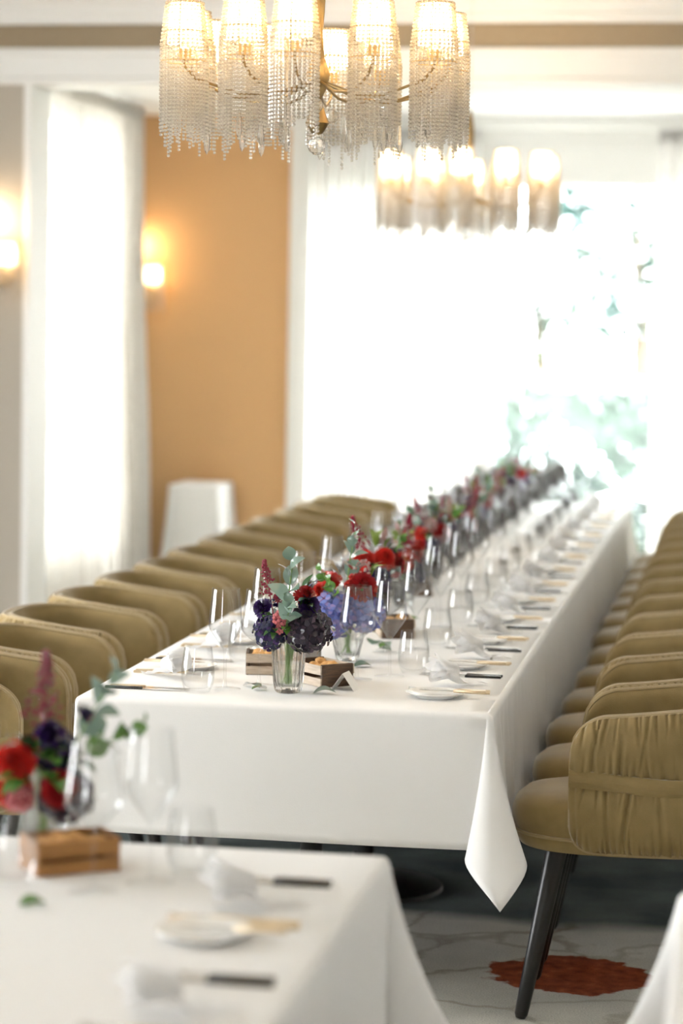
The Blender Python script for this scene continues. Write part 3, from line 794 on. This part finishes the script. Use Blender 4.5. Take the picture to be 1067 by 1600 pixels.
HYD = {'navy': hydrangea_mesh(.043, ('petal_navy', 'petal_purple'), 1), 'plum': hydrangea_mesh(.050, ('petal_plum', 'petal_mauve'), 2), 'blue': hydrangea_mesh(.056, ('petal_blue', 'petal_lilac'), 3, 80)}
DAH = {'red': dahlia_mesh(.034, 'petal_red', 4), 'dark_red': dahlia_mesh(.036, 'petal_dark_red', 5), 'purple': dahlia_mesh(.030, 'petal_purple', 6), 'orange': dahlia_mesh(.036, 'petal_red', 7, 'petal_orange')}
AST = {'wine': astilbe_mesh(.105, 'petal_wine', 1), 'pink': astilbe_mesh(.10, 'petal_dusty', 2)}
BER = {'pink': berry_mesh('petal_pink', 1), 'red': berry_mesh('petal_red', 2, 20, .011, .005, 1.1), 'dusty': berry_mesh('petal_dusty', 5, 36, .020, .0045, 1.6)}
EUC = [round_leaf(.040, .036, 'leaf_eucalyptus'), round_leaf(.046, .030, 'leaf_pale', .2), round_leaf(.034, .032, 'leaf_green')]
GRN = [round_leaf(.055, .028, 'leaf_green', .22), round_leaf(.06, .024, 'leaf_dark', .2), round_leaf(.05, .022, 'leaf_lime', .25)]
SPR = None
def sprig_stem():
    b = MB(); b.tube([(0, 0, -.04), (0, .002, .04), (.004, 0, .10)], [.0016, .0014, .0009], 5); return b.mesh('sprig_stem', 'stem_green')
SPR = sprig_stem()
def grass_mesh():
    b = MB(); r = random.Random(3)
    for i in range(26):
        a = r.uniform(-.9, .9); q = r.uniform(.05, .10)
        b.tube([(0, 0, 0), (-q*.4, q*.25*a, q*.6), (-q, q*.6*a, q*.75+r.uniform(-.01, .015))], [.0007, .0006, .0003], 3)
    return b.mesh('grass_tuft', 'grass_straw')
GRS = grass_mesh()
def look(d, roll=0):
    return Vector(d).to_track_quat('Z', 'Y').to_euler()
VB1 = MB().lathe([(0, .012), (.022, .0), (.026, 0), (.031, .006), (.0345, .03), (.0375, .07), (.0395, .11), (.0425, .15), (.0418, .151), (.0385, .148), (.036, .11), (.034, .07), (.031, .03), (.026, .016), (0, .014)], 72,
                 ribs=lambda a, z, r: 1+(.09*abs(math.sin(8*a)) if z < .145 else .02) + (.05*math.sin(60*z*PI)*math.cos(8*a) if z < .075 else 0)).mesh('vase_body', 'cut_glass', smooth=False)
VB2 = MB().lathe([(0, .012), (.018, 0), (.024, 0), (.030, .01), (.034, .03), (.040, .06), (.0455, .09), (.049, .112), (.048, .113), (.043, .09), (.038, .06), (.031, .03), (.024, .016), (0, .014)], 84,
                 ribs=lambda a, z, r: 1+(.045*abs(math.sin(7*a+z*75))+.045*abs(math.sin(7*a-z*75)) if z < .106 else .02)).mesh('vase_body', 'cut_glass', smooth=False)
def water_mesh(r0, r1, h): return MB().lathe([(0, .017), (r0, .018), (r1, h), (0, h)], 24).mesh('water', 'vase_water')
WAT1 = water_mesh(.025, .0325, .075); WAT2 = water_mesh(.022, .0345, .06)
def stems_mesh(h, r0, r1, seed):
    r = random.Random(seed); b = MB()
    for i in range(11):
        a = r.uniform(0, 6.28); q = r.uniform(0, r0); p = r.uniform(0, r1); c = a+r.uniform(1.5, 3.5)
        b.tube([(q*math.cos(c), q*math.sin(c), .020), (0.3*p*math.cos(a), .3*p*math.sin(a), h*.55), (p*math.cos(a), p*math.sin(a), h+.02)], r.uniform(.0017, .003), 6)
    return b.mesh('stems', 'stem_green')
STM1 = [stems_mesh(.15, .018, .026, s) for s in (1, 2)]; STM2 = stems_mesh(.112, .016, .03, 5)
NAVY = 'navy'
# recipes: (kind, variety, position above the vase rim, direction it faces, scale)
RECIPES = {
 'dark': [('hyd', 'navy', (-.040, -.030, .012), (-.5, -.8, .2), 1.0), ('hyd', 'plum', (.050, -.030, .020), (.5, -.8, .2), 1.12), ('hyd', 'plum', (.035, .040, .035), (.3, .6, .6), .9),
          ('dah', 'purple', (-.058, -.018, .070), (-.7, -.6, .5), 1.0), ('dah', 'purple', (-.030, .03, .082), (-.3, .5, .8), 1.0), ('dah', 'dark_red', (.040, -.022, .105), (.4, -.5, .8), .9), ('dah', 'purple', (.055, -.03, .082), (.7, -.5, .4), 1.1),
          ('ber', 'pink', (-.012, -.062, .052), (0, -1, .3), 1.0), ('ber', 'pink', (-.006, -.062, .028), (0, -.6, -.6), .6), ('ast', 'wine', (-.045, .0, .085), (-.18, 0, 1), 1.0), ('ast', 'wine', (-.028, -.010, .075), (-.05, -.1, 1), .55),
          ('euc', 0, (.002, -.045, .055), (.1, -.35, 1), 1.5), ('euc', 0, (.008, -.055, .035), (.25, -.9, .7), 1.1), ('grn', 0, (-.035, -.055, .045), (-.2, -1, .3), .7), ('grn', 0, (.012, -.06, .02), (.3, -1, .1), .8), ('grn', 1, (.04, -.045, .07), (.5, -.7, .5), 1.0), ('grn', 1, (-.02, -.05, .015), (-.1, -1, 0), .8), ('grn', 1, (.03, .02, .1), (.5, .2, .9), 1.0)],
 'blue': [('hyd', 'blue', (-.030, -.040, .028), (-.3, -.8, .3), 1.05), ('hyd', 'blue', (.045, -.010, .035), (.6, -.5, .4), .95), ('dah', 'orange', (-.050, .0, .105), (-.5, -.5, .8), 1.05), ('dah', 'red', (-.062, -.03, .085), (-.7, -.6, .3), .95),
          ('dah', 'dark_red', (.045, -.035, .102), (.35, -.7, .6), 1.25), ('hyd', 'plum', (.02, .05, .07), (0, .6, .7), .9), ('ber', 'red', (.015, -.035, .122), (0, -.5, .9), .85), ('ber', 'red', (.002, -.048, .106), (0, -.8, .5), .75), ('ber', 'dusty', (.035, .01, .135), (.3, 0, 1), 1.0),
          ('euc', 0, (-.004, -.005, .105), (.12, .0, 1), 1.35), ('eug', 0, (-.022, -.055, .07), (-.35, -.6, .8), 1.0), ('grs', 0, (-.02, .03, .11), (0, 0, 1), .8), ('grn', 2, (.05, .02, .12), (.7, .1, .8), 1.1), ('grn', 0, (.03, -.045, .08), (.2, -.8, .6), .8), ('ast', 'pink', (-.06, .03, .08), (-.3, .2, .9), .6), ('dah', 'purple', (.06, 0, .085), (.8, 0, .5), 1.0)],
 'red': [('dah', 'red', (-.035, -.030, .075), (-.3, -.6, .7), 1.2), ('dah', 'red', (.02, -.045, .085), (.2, -.7, .6), 1.1), ('dah', 'dark_red', (.055, -.02, .06), (.7, -.6, .3), 1.15), ('dah', 'orange', (-.055, .02, .05), (-.8, 0, .5), 1.1), ('hyd', 'navy', (0, -.045, .02), (0, -.8, .2), 1.0), ('hyd', 'plum', (-.03, .035, .04), (-.2, .6, .6), 1.0),
         ('ast', 'wine', (-.04, .0, .09), (-.3, 0, 1), 1.15), ('ast', 'pink', (.02, .02, .09), (.15, 0, 1), .8), ('grn', 2, (.03, -.02, .095), (.5, -.3, .9), 1.3), ('grn', 0, (-.02, -.05, .05), (-.3, -.8, .4), 1.0), ('grn', 1, (.04, -.05, .035), (.5, -.8, .1), 1.0), ('grn', 2, (.0, .03, .11), (.0, .5, 1), 1.2), ('eug', 0, (.035, .0, .07), (.6, 0, .9), 1.0), ('ber', 'red', (.03, -.05, .06), (.3, -.8, .4), 1.0)],
}
RECIPES['green'] = [('euc', 0, (.0, .0, .07), (.0, -.1, 1), 1.2), ('euc', 0, (-.03, .0, .05), (-.6, -.1, .9), 1.1), ('eug', 0, (.03, -.03, .05), (.6, -.3, .8), 1.2), ('dah', 'dark_red', (.02, -.05, .05), (.2, -.8, .5), 1.1), ('dah', 'red', (-.045, -.03, .04), (-.5, -.7, .4), 1.0), ('hyd', 'plum', (.045, .0, .03), (.7, -.4, .4), 1.1), ('hyd', 'navy', (0, -.04, .01), (0, -.9, .2), .9),
         ('ast', 'wine', (-.03, .02, .07), (-.3, .1, 1), 1.0), ('ast', 'wine', (.03, .02, .08), (.2, .1, 1), .9), ('ber', 'dusty', (-.015, -.05, .07), (0, -.6, .8), 1.1), ('grn', 0, (-.03, -.045, .03), (-.5, -.8, .2), 1.1), ('grn', 2, (.02, .0, .08), (.4, -.2, .9), 1.3), ('dah', 'purple', (.055, -.03, .06), (.7, -.6, .4), 1.0)]
RECIPES['wild'] = [('euc', 0, (.055, -.01, .05), (.5, -.1, .9), 1.3), ('eug', 0, (.07, -.02, .03), (.9, -.2, .5), 1.2), ('dah', 'dark_red', (.045, -.05, -.02), (.5, -.8, .2), 1.0), ('dah', 'red', (-.035, -.04, .02), (-.3, -.8, .4), 1.2), ('dah', 'red', (-.045, -.02, -.03), (-.3, -.8, .2), 1.1), ('hyd', 'navy', (.015, .0, .03), (.2, -.7, .5), .9), ('hyd', 'plum', (.04, -.02, -.035), (.4, -.8, .0), .9),
         ('ast', 'wine', (.0, .0, .06), (.03, 0, 1), 1.3), ('ber', 'pink', (-.02, -.06, -.035), (0, -1, .1), 1.1), ('grn', 0, (.02, -.05, .02), (.2, -.8, .4), 1.3), ('grn', 1, (.0, -.05, .03), (-.2, -.8, .6), 1.3), ('grn', 0, (.03, -.055, -.01), (.2, -.9, .0), 1.2), ('grn', 1, (.05, -.03, .01), (.6, -.7, .3), 1.3), ('grn', 0, (-.01, -.055, -.01), (-.2, -.9, .1), 1.2), ('dah', 'purple', (.015, -.01, .06), (.1, -.5, .8), 1.0)]
NM = dict(hyd='hydrangea', dah='dahlia', ast='astilbe', ber='berry_cluster')
def bouquet(x, y, recipe, label, vlabel, vkind=0, rz=0, s=1.0, group='bouquets along the table centre', seed=0):
    r = random.Random(seed*13+5); h = (.15, .112)[vkind]
    v = empty('glass_vase', (x, y, TZ), rz)
    put('vase_body', (VB1, VB2)[vkind], v); put('water', (WAT1, WAT2)[vkind], v)
    tag(v, vlabel, 'vase', 'cut glass vases on the table')
    e = empty('bouquet', (x, y, TZ+.001), rz)
    put('stems', STM2 if vkind else STM1[seed % 2], e)
    for kind, var, p, d, sc in RECIPES[recipe]:
        p = Vector(p)*s+Vector((r.uniform(-.005, .005), r.uniform(-.005, .005), h-.012)); sc *= s
        if kind in ('hyd', 'dah', 'ast', 'ber'):
            me = dict(hyd=HYD, dah=DAH, ast=AST, ber=BER)[kind][var]
            put(NM[kind], me, e, p, look(d), sc)
        elif kind in ('euc', 'eug'):
            q = put('eucalyptus_sprig', SPR, e, p, look(d), sc)
            for i in range(7):
                a = i*2.4+r.uniform(-.4, .4); t = .012+i*.015
                put('leaf', EUC[2] if kind == 'eug' else EUC[(i+seed) % 2], q, (0, 0, t), (r.uniform(-.5, .5), -.45-.35*r.random()-.04*i, a), 1.05-.07*i)
        elif kind == 'grn':
            for i in range(3):
                dd = Vector(d)+Vector((r.uniform(-.5, .5), r.uniform(-.3, .3), r.uniform(-.3, .4)))
                put('leaf', GRN[var], e, p, dd.to_track_quat('X', 'Z').to_euler(), sc*r.uniform(.8, 1.1))
        elif kind == 'grs': put('grass_tuft', GRS, e, p, (0, 0, 0), sc)
    return tag(e, label, 'flowers', group)
BQ = [(-1.085, 5.845, 'dark', 0, 0, 1.0, 'dark navy and plum bouquet with eucalyptus at the near table end', 'ribbed glass vase at the near end of the table'),
      (-1.035, 6.45, 'blue', 1, 0, 1.05, 'bouquet with blue hydrangea, red dahlias and tall eucalyptus', 'diamond-cut vase holding the blue hydrangea bouquet'),
      (-1.06, 7.12, 'red', 0, .3, 1.0, 'bright red bouquet with an astilbe spike behind the blue hydrangea', 'ribbed vase holding the bright red bouquet'),
      (-1.07, 7.80, 'red', 1, 1.9, 1.0, 'fourth bouquet from the near end, dark red dahlias and lime leaves', 'diamond-cut vase of the fourth bouquet'),
      (-1.07, 8.50, 'green', 0, .4, 1.0, 'fifth bouquet from the near end with a round green top', 'ribbed vase of the fifth bouquet'),
      (-1.06, 9.20, 'red', 1, 3.0, 1.0, 'sixth bouquet from the near end, red and wine coloured', 'diamond-cut vase of the sixth bouquet'),
      (-1.07, 9.95, 'green', 0, 2.2, 1.0, 'seventh bouquet from the near end, green with red dahlias', 'ribbed vase of the seventh bouquet'),
      (-1.06, 10.7, 'red', 1, 4.4, 1.0, 'eighth bouquet from the near end, small and blurred', 'diamond-cut vase of the eighth bouquet'),
      (-1.07, 11.45, 'green', 0, 5.0, 1.0, 'ninth bouquet from the near end, pale green and blurred', 'ribbed vase of the ninth bouquet'),
      (-1.06, 12.2, 'blue', 1, 1.0, .9, 'farthest bouquet before the bright window', 'farthest diamond-cut vase before the window')]
for i, (x, y, rc, vk, rz, s, lb, vl) in enumerate(BQ): bouquet(x, y, rc, lb, vl, vk, rz, s, seed=i)
bouquet(-1.155, 3.95, 'wild', 'blurred red and green bouquet on the foreground table', 'vase on the foreground table behind the wooden crate', 0, .0, 1.05, group='foreground flowers', seed=20)

# loose eucalyptus leaves on the cloth
for i, (x, y, rz, k) in enumerate(((-1.165, 5.885, 2.6, 0), (-1.145, 5.87, 3.9, 2), (-1.02, 5.83, .2, 1), (-1.07, 6.50-.17, 2.2, 2), (-1.03, 6.30, .8, 2), (-1.10, 6.31, 3.0, 0), (-1.0, 6.33, .3, 0), (-.985, 6.72, .9, 2), (-.99, 6.68, -.4, 0), (-.97, 6.75, 2.0, 1), (-1.02, 6.80, 1.5, 0), (-1.0, 7.4, .5, 2), (-1.08, 3.56, .4, 2))):
    where = ['left of the near vase', 'against the foot of the near vase', 'under the near crate', 'behind the near crate', 'behind the right end of the near crate', 'beside the frosted candle glass', 'at the foot of the diamond-cut vase',
             'right of the diamond-cut vase', 'curled beside the second crate', 'between the second crate and a glass', 'in front of the second crate', 'near the fourth bouquet', 'at left on the foreground table'][i]
    tag(put('eucalyptus_leaf', EUC[k], None, (x, y, TZ+.002), (.15, -.05, rz), 1.25), f'loose eucalyptus leaf lying {where}', 'leaf', 'loose leaves on the cloth')

# ------------------------------------------------------------------ wooden crates with bread, candle glasses, tent cards
BRD = []
for s in range(3):
    b = MB(); b.ball((0, 0, 0), .015, 10, 7, (1.25, .95, .7)); r = random.Random(s)
    b.v = [tuple(c*(1+r.uniform(-.12, .12)) for c in v) for v in b.v]; BRD.append(b.mesh('bread', 'bread'))
def crate(x, y, rz, label, blabel, ends='dark_crate_wood', slats='pale_crate_wood', s=1.0, n=7, seed=1):
    e = empty('wooden_crate', (x, y, TZ), rz); Lx, Ly, H = .135*s, .094*s, .058*s      # long along x, end panels at +-x
    for sx in (-1, 1): MB().box(sx*Lx/2-.004, sx*Lx/2+.004, -Ly/2, Ly/2, .0, H, b=.0012).build('end_panel', ends, e, smooth=False)
    for sy in (-1, 1):
        for z0, z1 in ((.002, H*.40), (H*.55, H*.96)): MB().box(-Lx/2-.003, Lx/2+.003, sy*Ly/2-.0022+sy*.002, sy*Ly/2+.0022+sy*.002, z0, z1, b=.0008).build('slat', slats, e, smooth=False)
    MB().box(-Lx/2+.004, Lx/2-.004, -Ly/2, Ly/2, .002, .006).build('bottom', slats, e, smooth=False)
    tag(e, label, 'crate', 'wooden bread crates')
    r = random.Random(seed)
    for i in range(n):
        u = ((i % 4)-1.5)*.027*s; v = (-.022 if i < 4 else .02)*s; p = Matrix.Rotation(rz, 3, 'Z') @ Vector((u, v, 0))
        tag(put('bread_piece', BRD[i % 3], None, (x+p.x, y+p.y, TZ+.047*s+r.uniform(-.004, .004)), (r.uniform(-.3, .3), r.uniform(-.3, .3), r.uniform(0, 6)), s), blabel, 'bread', blabel)
crate(-1.03, 6.02, math.radians(133), 'dark ended wooden crate of bread beside the near vase', 'golden bread piece in the near crate')
crate(-1.185, 6.17, math.radians(10), 'pale slatted crate behind the near vase at left', 'golden bread piece in the left slatted crate', seed=2)
crate(-.985, 7.02, math.radians(105), 'brown crate beyond the second pair of wine glasses', 'golden bread piece in the crate among the glasses', seed=3)
crate(-1.07, 8.15, math.radians(100), 'blurred brown crate halfway down the table', 'golden bread piece in the crate halfway down the table', seed=4, n=4)
crate(-1.075, 3.83, math.radians(35), 'blurred orange-brown crate on the foreground table', 'golden bread piece in the foreground crate', 'orange_crate_wood', 'orange_crate_wood', 1.0, seed=5)
CG = MB().lathe([(0, 0), (.026, 0), (.0275, .003), (.0295, .085), (.0285, .0855), (.0265, .006), (0, .005)], 28).mesh('candle_glass', 'frosted_glass')
CW = MB().lathe([(0, .006), (.025, .006), (.0262, .055), (0, .053)], 24).mesh('candle', 'wax')
CK = MB().tube([(0, 0, .05), (.001, 0, .062)], .0012, 5).mesh('wick', 'black_handle')
for x, y, lb in ((-1.105, 6.27, 'frosted candle glass behind the near bouquet'), (-1.10, 7.45, 'frosted candle glass behind the red bouquet'), (-1.10, 8.9, 'frosted candle glass halfway along the table'), (-1.10, 10.4, 'farthest frosted candle glass')):
    e = empty('candle_glass', (x, y, TZ)); put('glass_cup', CG, e); c = put('candle', CW, e); put('wick', CK, c); tag(e, lb, 'candle', 'candle glasses')
for x, y, rz, lb in ((-.955, 5.93, 1.45, 'folded tent card leaning at the near crate'),):
    b = MB(); M1 = Matrix.Rotation(.42, 4, 'X')
    for sg in (1, -1):
        b.add([(-.03, 0, .044), (.03, 0, .044), (.03, sg*.032, 0), (-.03, sg*.032, 0)], [(0, 1, 2, 3)])
    o = b.build('tent_card', 'card', None, (x, y, TZ), (0, 0, rz), smooth=False, weld=1e-5); o.modifiers.new('t', 'SOLIDIFY').thickness = .0007
    tag(o, lb, 'card', 'tent cards on the table')

# ------------------------------------------------------------------ chandeliers and wall lamps
def bead_curtain_mesh(seed, R0=.044, R1=.056, strands=30, H=.31, jag=.05, br=.0046, pitch=.0090, name='bead_curtain', mat='bead'):
    r = random.Random(seed); b = MB()
    for i in range(strands):
        a = 2*PI*i/strands; L = H+r.choice((0, 0, .0, .018, .03, jag))*r.uniform(.6, 1.1)-r.uniform(0, .02)
        n = int(L/pitch)
        for k in range(n):
            z = -k*pitch; t = min(1, -z/.10); R = R0+(R1-R0)*t
            b.ball((R*math.cos(a), R*math.sin(a), z), br*r.uniform(.92, 1.05), 6, 3, (1, 1, .92))
    me = b.mesh(name, mat); return me
BEADS = [bead_curtain_mesh(s) for s in (1, 2, 3)]
SBEADS = bead_curtain_mesh(9, .05, .058, 22, .24, .04)
def rings_mesh(rs): 
    b = MB()
    for R, z in rs: b.tube([(R*math.cos(2*PI*i/28), R*math.sin(2*PI*i/28), z) for i in range(28)], .0016, 5, closed=True)
    for i in range(4):
        a = PI/2*i; b.tube([(R*math.cos(a), R*math.sin(a), z) for R, z in rs], .0013, 5)
    b.tube([(-rs[0][0], 0, rs[0][1]), (rs[0][0], 0, rs[0][1])], .0014, 5).tube([(0, -rs[0][0], rs[0][1]), (0, rs[0][0], rs[0][1])], .0014, 5)
    return b.mesh('shade_frame', 'brass')
RING = rings_mesh([(.042, 0), (.051, -.07), (.055, -.14)])
SOCK = MB().lathe([(0, -.135), (.016, -.135), (.018, -.11), (.010, -.10), (.010, -.085), (0, -.085)], 12).mesh('socket', 'brass')
BULB = MB().lathe([(0, -.012), (.022, -.014), (.028, -.03), (.028, -.065), (.018, -.08), (.010, -.086)], 16).mesh('bulb', 'bulb_glow')
SBULB = MB().lathe([(0, -.012), (.022, -.014), (.028, -.03), (.028, -.06), (.018, -.076), (.010, -.084)], 16).mesh('bulb', 'sconce_glow')
LINER = MB().lathe([(.036, -.004), (.040, -.05), (.041, -.10)], 24).mesh('liner', 'shade_liner')
DROP = MB().lathe([(0, 0), (.003, -.002), (.006, -.02), (.0085, -.05), (.006, -.063), (0, -.074)], 6).mesh('crystal_drop', 'crystal', smooth=False)
BALLC = MB().ball((0, 0, 0), .018, 10, 7).mesh('crystal_ball', 'crystal', smooth=False)
ANG = [1, -24, -57, -86, -118, -146, -176, 160, 128, 97, 62, 34]
def chandelier(x, y, ztop, label):
    e = empty('chandelier', (x, y, ztop), 0)
    hub = MB().lathe([(0, -.30), (.014, -.295), (.03, -.27), (.018, -.24), (.010, -.21), (.024, -.18), (.030, -.15), (.016, -.11), (.010, -.05), (.014, .0), (.018, .10), (.010, .16), (.004, .18), (0, .18)], 20).build('hub', 'dark_brass', e)
    put('crystal_ball', BALLC, hub, (0, 0, -.325), scale=1.3)
    MB().tube([(0, 0, .17), (0, 0, CN-ztop-.03)], .0022, 6).build('cable', 'steel', e)
    MB().lathe([(0, 0), (.05, 0), (.055, -.02), (.02, -.04), (0, -.04)], 20).build('ceiling_rose', 'brass', e, (0, 0, CN-ztop-.0))
    rr = random.Random(int(abs(y)*10))
    for i, a in enumerate(ANG):
        t = math.radians(-90+a); R = .350-(.035 if i % 2 else 0); d = Vector((math.cos(t), math.sin(t), 0))
        pts = [d*.02+Vector((0, 0, -.17)), d*.10+Vector((0, 0, -.20)), d*.20+Vector((0, 0, -.21)), d*(R-.03)+Vector((0, 0, -.18)), d*R+Vector((0, 0, -.15)), d*R+Vector((0, 0, -.125))]
        MB().tube(pts, .0035, 7).build('arm', 'dark_brass', e)
        sh = put('lamp_shade', RING, e, d*R)
        bd = put('bead_curtain', BEADS[i % 3], sh, (0, 0, -.002), (0, 0, rr.uniform(0, 6))); bd['kind'] = 'stuff'
        put('liner', LINER, sh); put('bulb', BULB, sh); put('socket', SOCK, sh)
        for q in (.16, .26) if i % 2 else (.22,):
            put('crystal_drop', DROP, e, d*q+Vector((rr.uniform(-.02, .02), rr.uniform(-.02, .02), -.225-rr.uniform(0, .06))))
        if i % 3 == 0: put('crystal_ball', BALLC, e, d*.15+Vector((.02, 0, -.24)))
    return tag(e, label, 'chandelier', 'beaded chandeliers over the table')
chandelier(-1.05, 5.93, 2.425, 'large crystal bead chandelier hanging over the near table end')
chandelier(-1.115, 9.85, 2.365, 'overexposed crystal bead chandelier farther down the table')
chandelier(-1.0, 2.0, 2.425, 'added crystal bead chandelier, out of view, warming the foreground table')  # unseen extra chandelier, added to throw warm light on the foreground table
FLM = MB().lathe([(0, .055), (.006, .05), (.016, .02), (.021, -.01), (.022, -.045), (.02, -.05), (0, -.05)], 16).mesh('candle_shade', 'sconce_glow')
def sconce(x, y, z, label, s=1.0):
    e = empty('wall_sconce', (x, y, z), 0)
    MB().lathe([(0, 0), (.05, 0), (.052, .008), (.03, .02), (0, .022)], 20, Matrix.Rotation(PI/2, 4, 'X')).build('backplate', 'brass', e, (0, 0, -.14))
    MB().tube([(0, -.02, -.14), (.0, -.06, -.17), (.035, -.10, -.16), (.045, -.11, -.13)], .005, 8).build('arm', 'brass', e)
    MB().tube([(0, -.02, -.13), (-.04, -.05, -.12), (-.05, -.07, -.06), (-.05, -.07, .065)], .005, 8).build('arm', 'brass', e)
    sh = put('lamp_shade', RING, e, (.045, -.11, 0))
    bd = put('bead_curtain', SBEADS, sh); bd['kind'] = 'stuff'
    put('liner', LINER, sh); put('bulb', SBULB, sh); put('socket', SOCK, sh)
    put('candle_shade', FLM, e, (-.05, -.07, .115))
    put('crystal_ball', BALLC, e, (0, -.06, -.2))
    tag(e, label, 'wall lamp', 'beaded wall lamps'); e.scale = (s,)*3; return e
sconce(-3.305, PIER, 2.01, 'glowing beaded wall lamp on the pier at the left edge', 1.05)
sconce(-3.445, BACK, 2.00, 'glowing beaded wall lamp on the bronze wall beside the curtain', 1.1)

# ------------------------------------------------------------------ garden beyond the windows
struct(MB().box(-14, 14, BACK+.15, 17.5, -.12, -.02).build('terrace', 'paving', smooth=False), 'pale terrace outside the window')
struct(MB().box(-16, 16, 17.5, 40, -.14, -.03).build('garden_lawn', 'lawn', smooth=False), 'garden lawn beyond the terrace')
struct(MB().box(-14, XL-.16, -3, BACK+.15, -.12, -.02).build('terrace_side', 'paving', smooth=False), 'pale paving outside the left door')
def leaf_cloud(r, n, rx, ry, rz, size, cz):
    b = MB()
    for i in range(n):
        d = Vector((r.gauss(0, 1), r.gauss(0, 1), r.gauss(0, 1))).normalized(); q = r.uniform(.55, 1.02)
        lump = 1+.18*math.sin(5*d.x+3*d.z)+.14*math.sin(7*d.y-4*d.z)
        c = Vector((d.x*rx, d.y*ry, d.z*rz))*q*lump+Vector((0, 0, cz)); t = Vector((r.gauss(0, 1), r.gauss(0, 1), r.gauss(0, .6))).normalized(); s = t.orthogonal().normalized()
        L = size*r.uniform(.6, 1.3); w = L*.42
        b.add([c-t*L, c+s*w, c+t*L, c-s*w], [(0, 1, 2, 3)])
    return b
def tree(x, y, h, rx, rz, label, mat, seed, n=1700, size=.11):
    r = random.Random(seed); e = empty('garden_tree', (x, y, -.04))
    MB().tube([(0, 0, 0), (.05, 0, h*.4), (-.03, .04, h*.8)], [.14, .10, .05], 8).build('trunk', 'bark', e)
    c = leaf_cloud(r, n, rx, rx, rz, size, h).build('crown', mat, e, smooth=False)
    return tag(e, label, 'tree', 'garden trees')
tree(-.9, 21.5, 3.2, 1.0, 1.7, 'dark teal tree at the upper right of the window view', 'tree_leaf_dark', 1)
tree(-5.2, 30.0, 3.6, 1.9, 1.6, 'pale green tree in the middle of the window view', 'tree_leaf_pale', 2)
tree(-2.15, 26.0, 2.5, 1.0, 1.15, 'pale tree in the centre of the clear window pane', 'tree_leaf_pale', 6, 1300)
tree(-5.8, 22.5, 3.4, 1.6, 1.8, 'green tree seen behind the sheer curtain', 'tree_leaf', 3)
tree(1.6, 24, 3.8, 1.9, 2.2, 'broad tree at the right of the garden', 'tree_leaf', 4)
tree(-9.0, 17, 3.0, 1.6, 1.8, 'leafy tree outside the glazed door', 'tree_leaf_pale', 5)
def bush(x, y, rx, rz, label, mat, seed):
    r = random.Random(seed); e = empty('garden_bush', (x, y, -.04))
    leaf_cloud(r, 1100, rx, rx*.8, rz, .075, rz*.9).build('foliage', mat, e, smooth=False)
    MB().tube([(0, 0, 0), (0, 0, rz)], [.05, .02], 6).build('stem', 'bark', e)
    tag(e, label, 'bush', 'garden bushes')
bush(-2.2, 18.8, .55, .55, 'round green bush left in the clear pane', 'tree_leaf', 11)
bush(-1.45, 19.6, .5, .45, 'small pale bush in the clear pane', 'tree_leaf_pale', 12)
bush(-.5, 18.4, .45, .42, 'green bush at the right of the clear pane', 'tree_leaf', 13)
r = random.Random(31); e = empty('hedge', (-1.5, 20.6, -.03)); b = MB()
for i in range(5200):
    f = r.random(); x = r.uniform(-7, 7)
    c = Vector((x, -.4+r.uniform(-.05, .05), r.uniform(0, 1.25))) if f < .6 else Vector((x, r.uniform(-.4, .4), 1.25+r.uniform(-.05, .07)))
    t = Vector((r.gauss(0, 1), r.gauss(0, 1), r.gauss(0, 1))).normalized(); s = t.orthogonal().normalized(); L = r.uniform(.04, .085); b.add([c-t*L, c+s*L*.5, c+t*L, c-s*L*.5], [(0, 1, 2, 3)])
b.build('foliage', 'hedge_leaf', e, smooth=False); MB().box(-6.95, 6.95, -.34, .34, 0, 1.2).build('hedge_core', 'hedge_leaf', e, smooth=False)
tag(e, 'clipped hedge running across the garden', 'hedge')
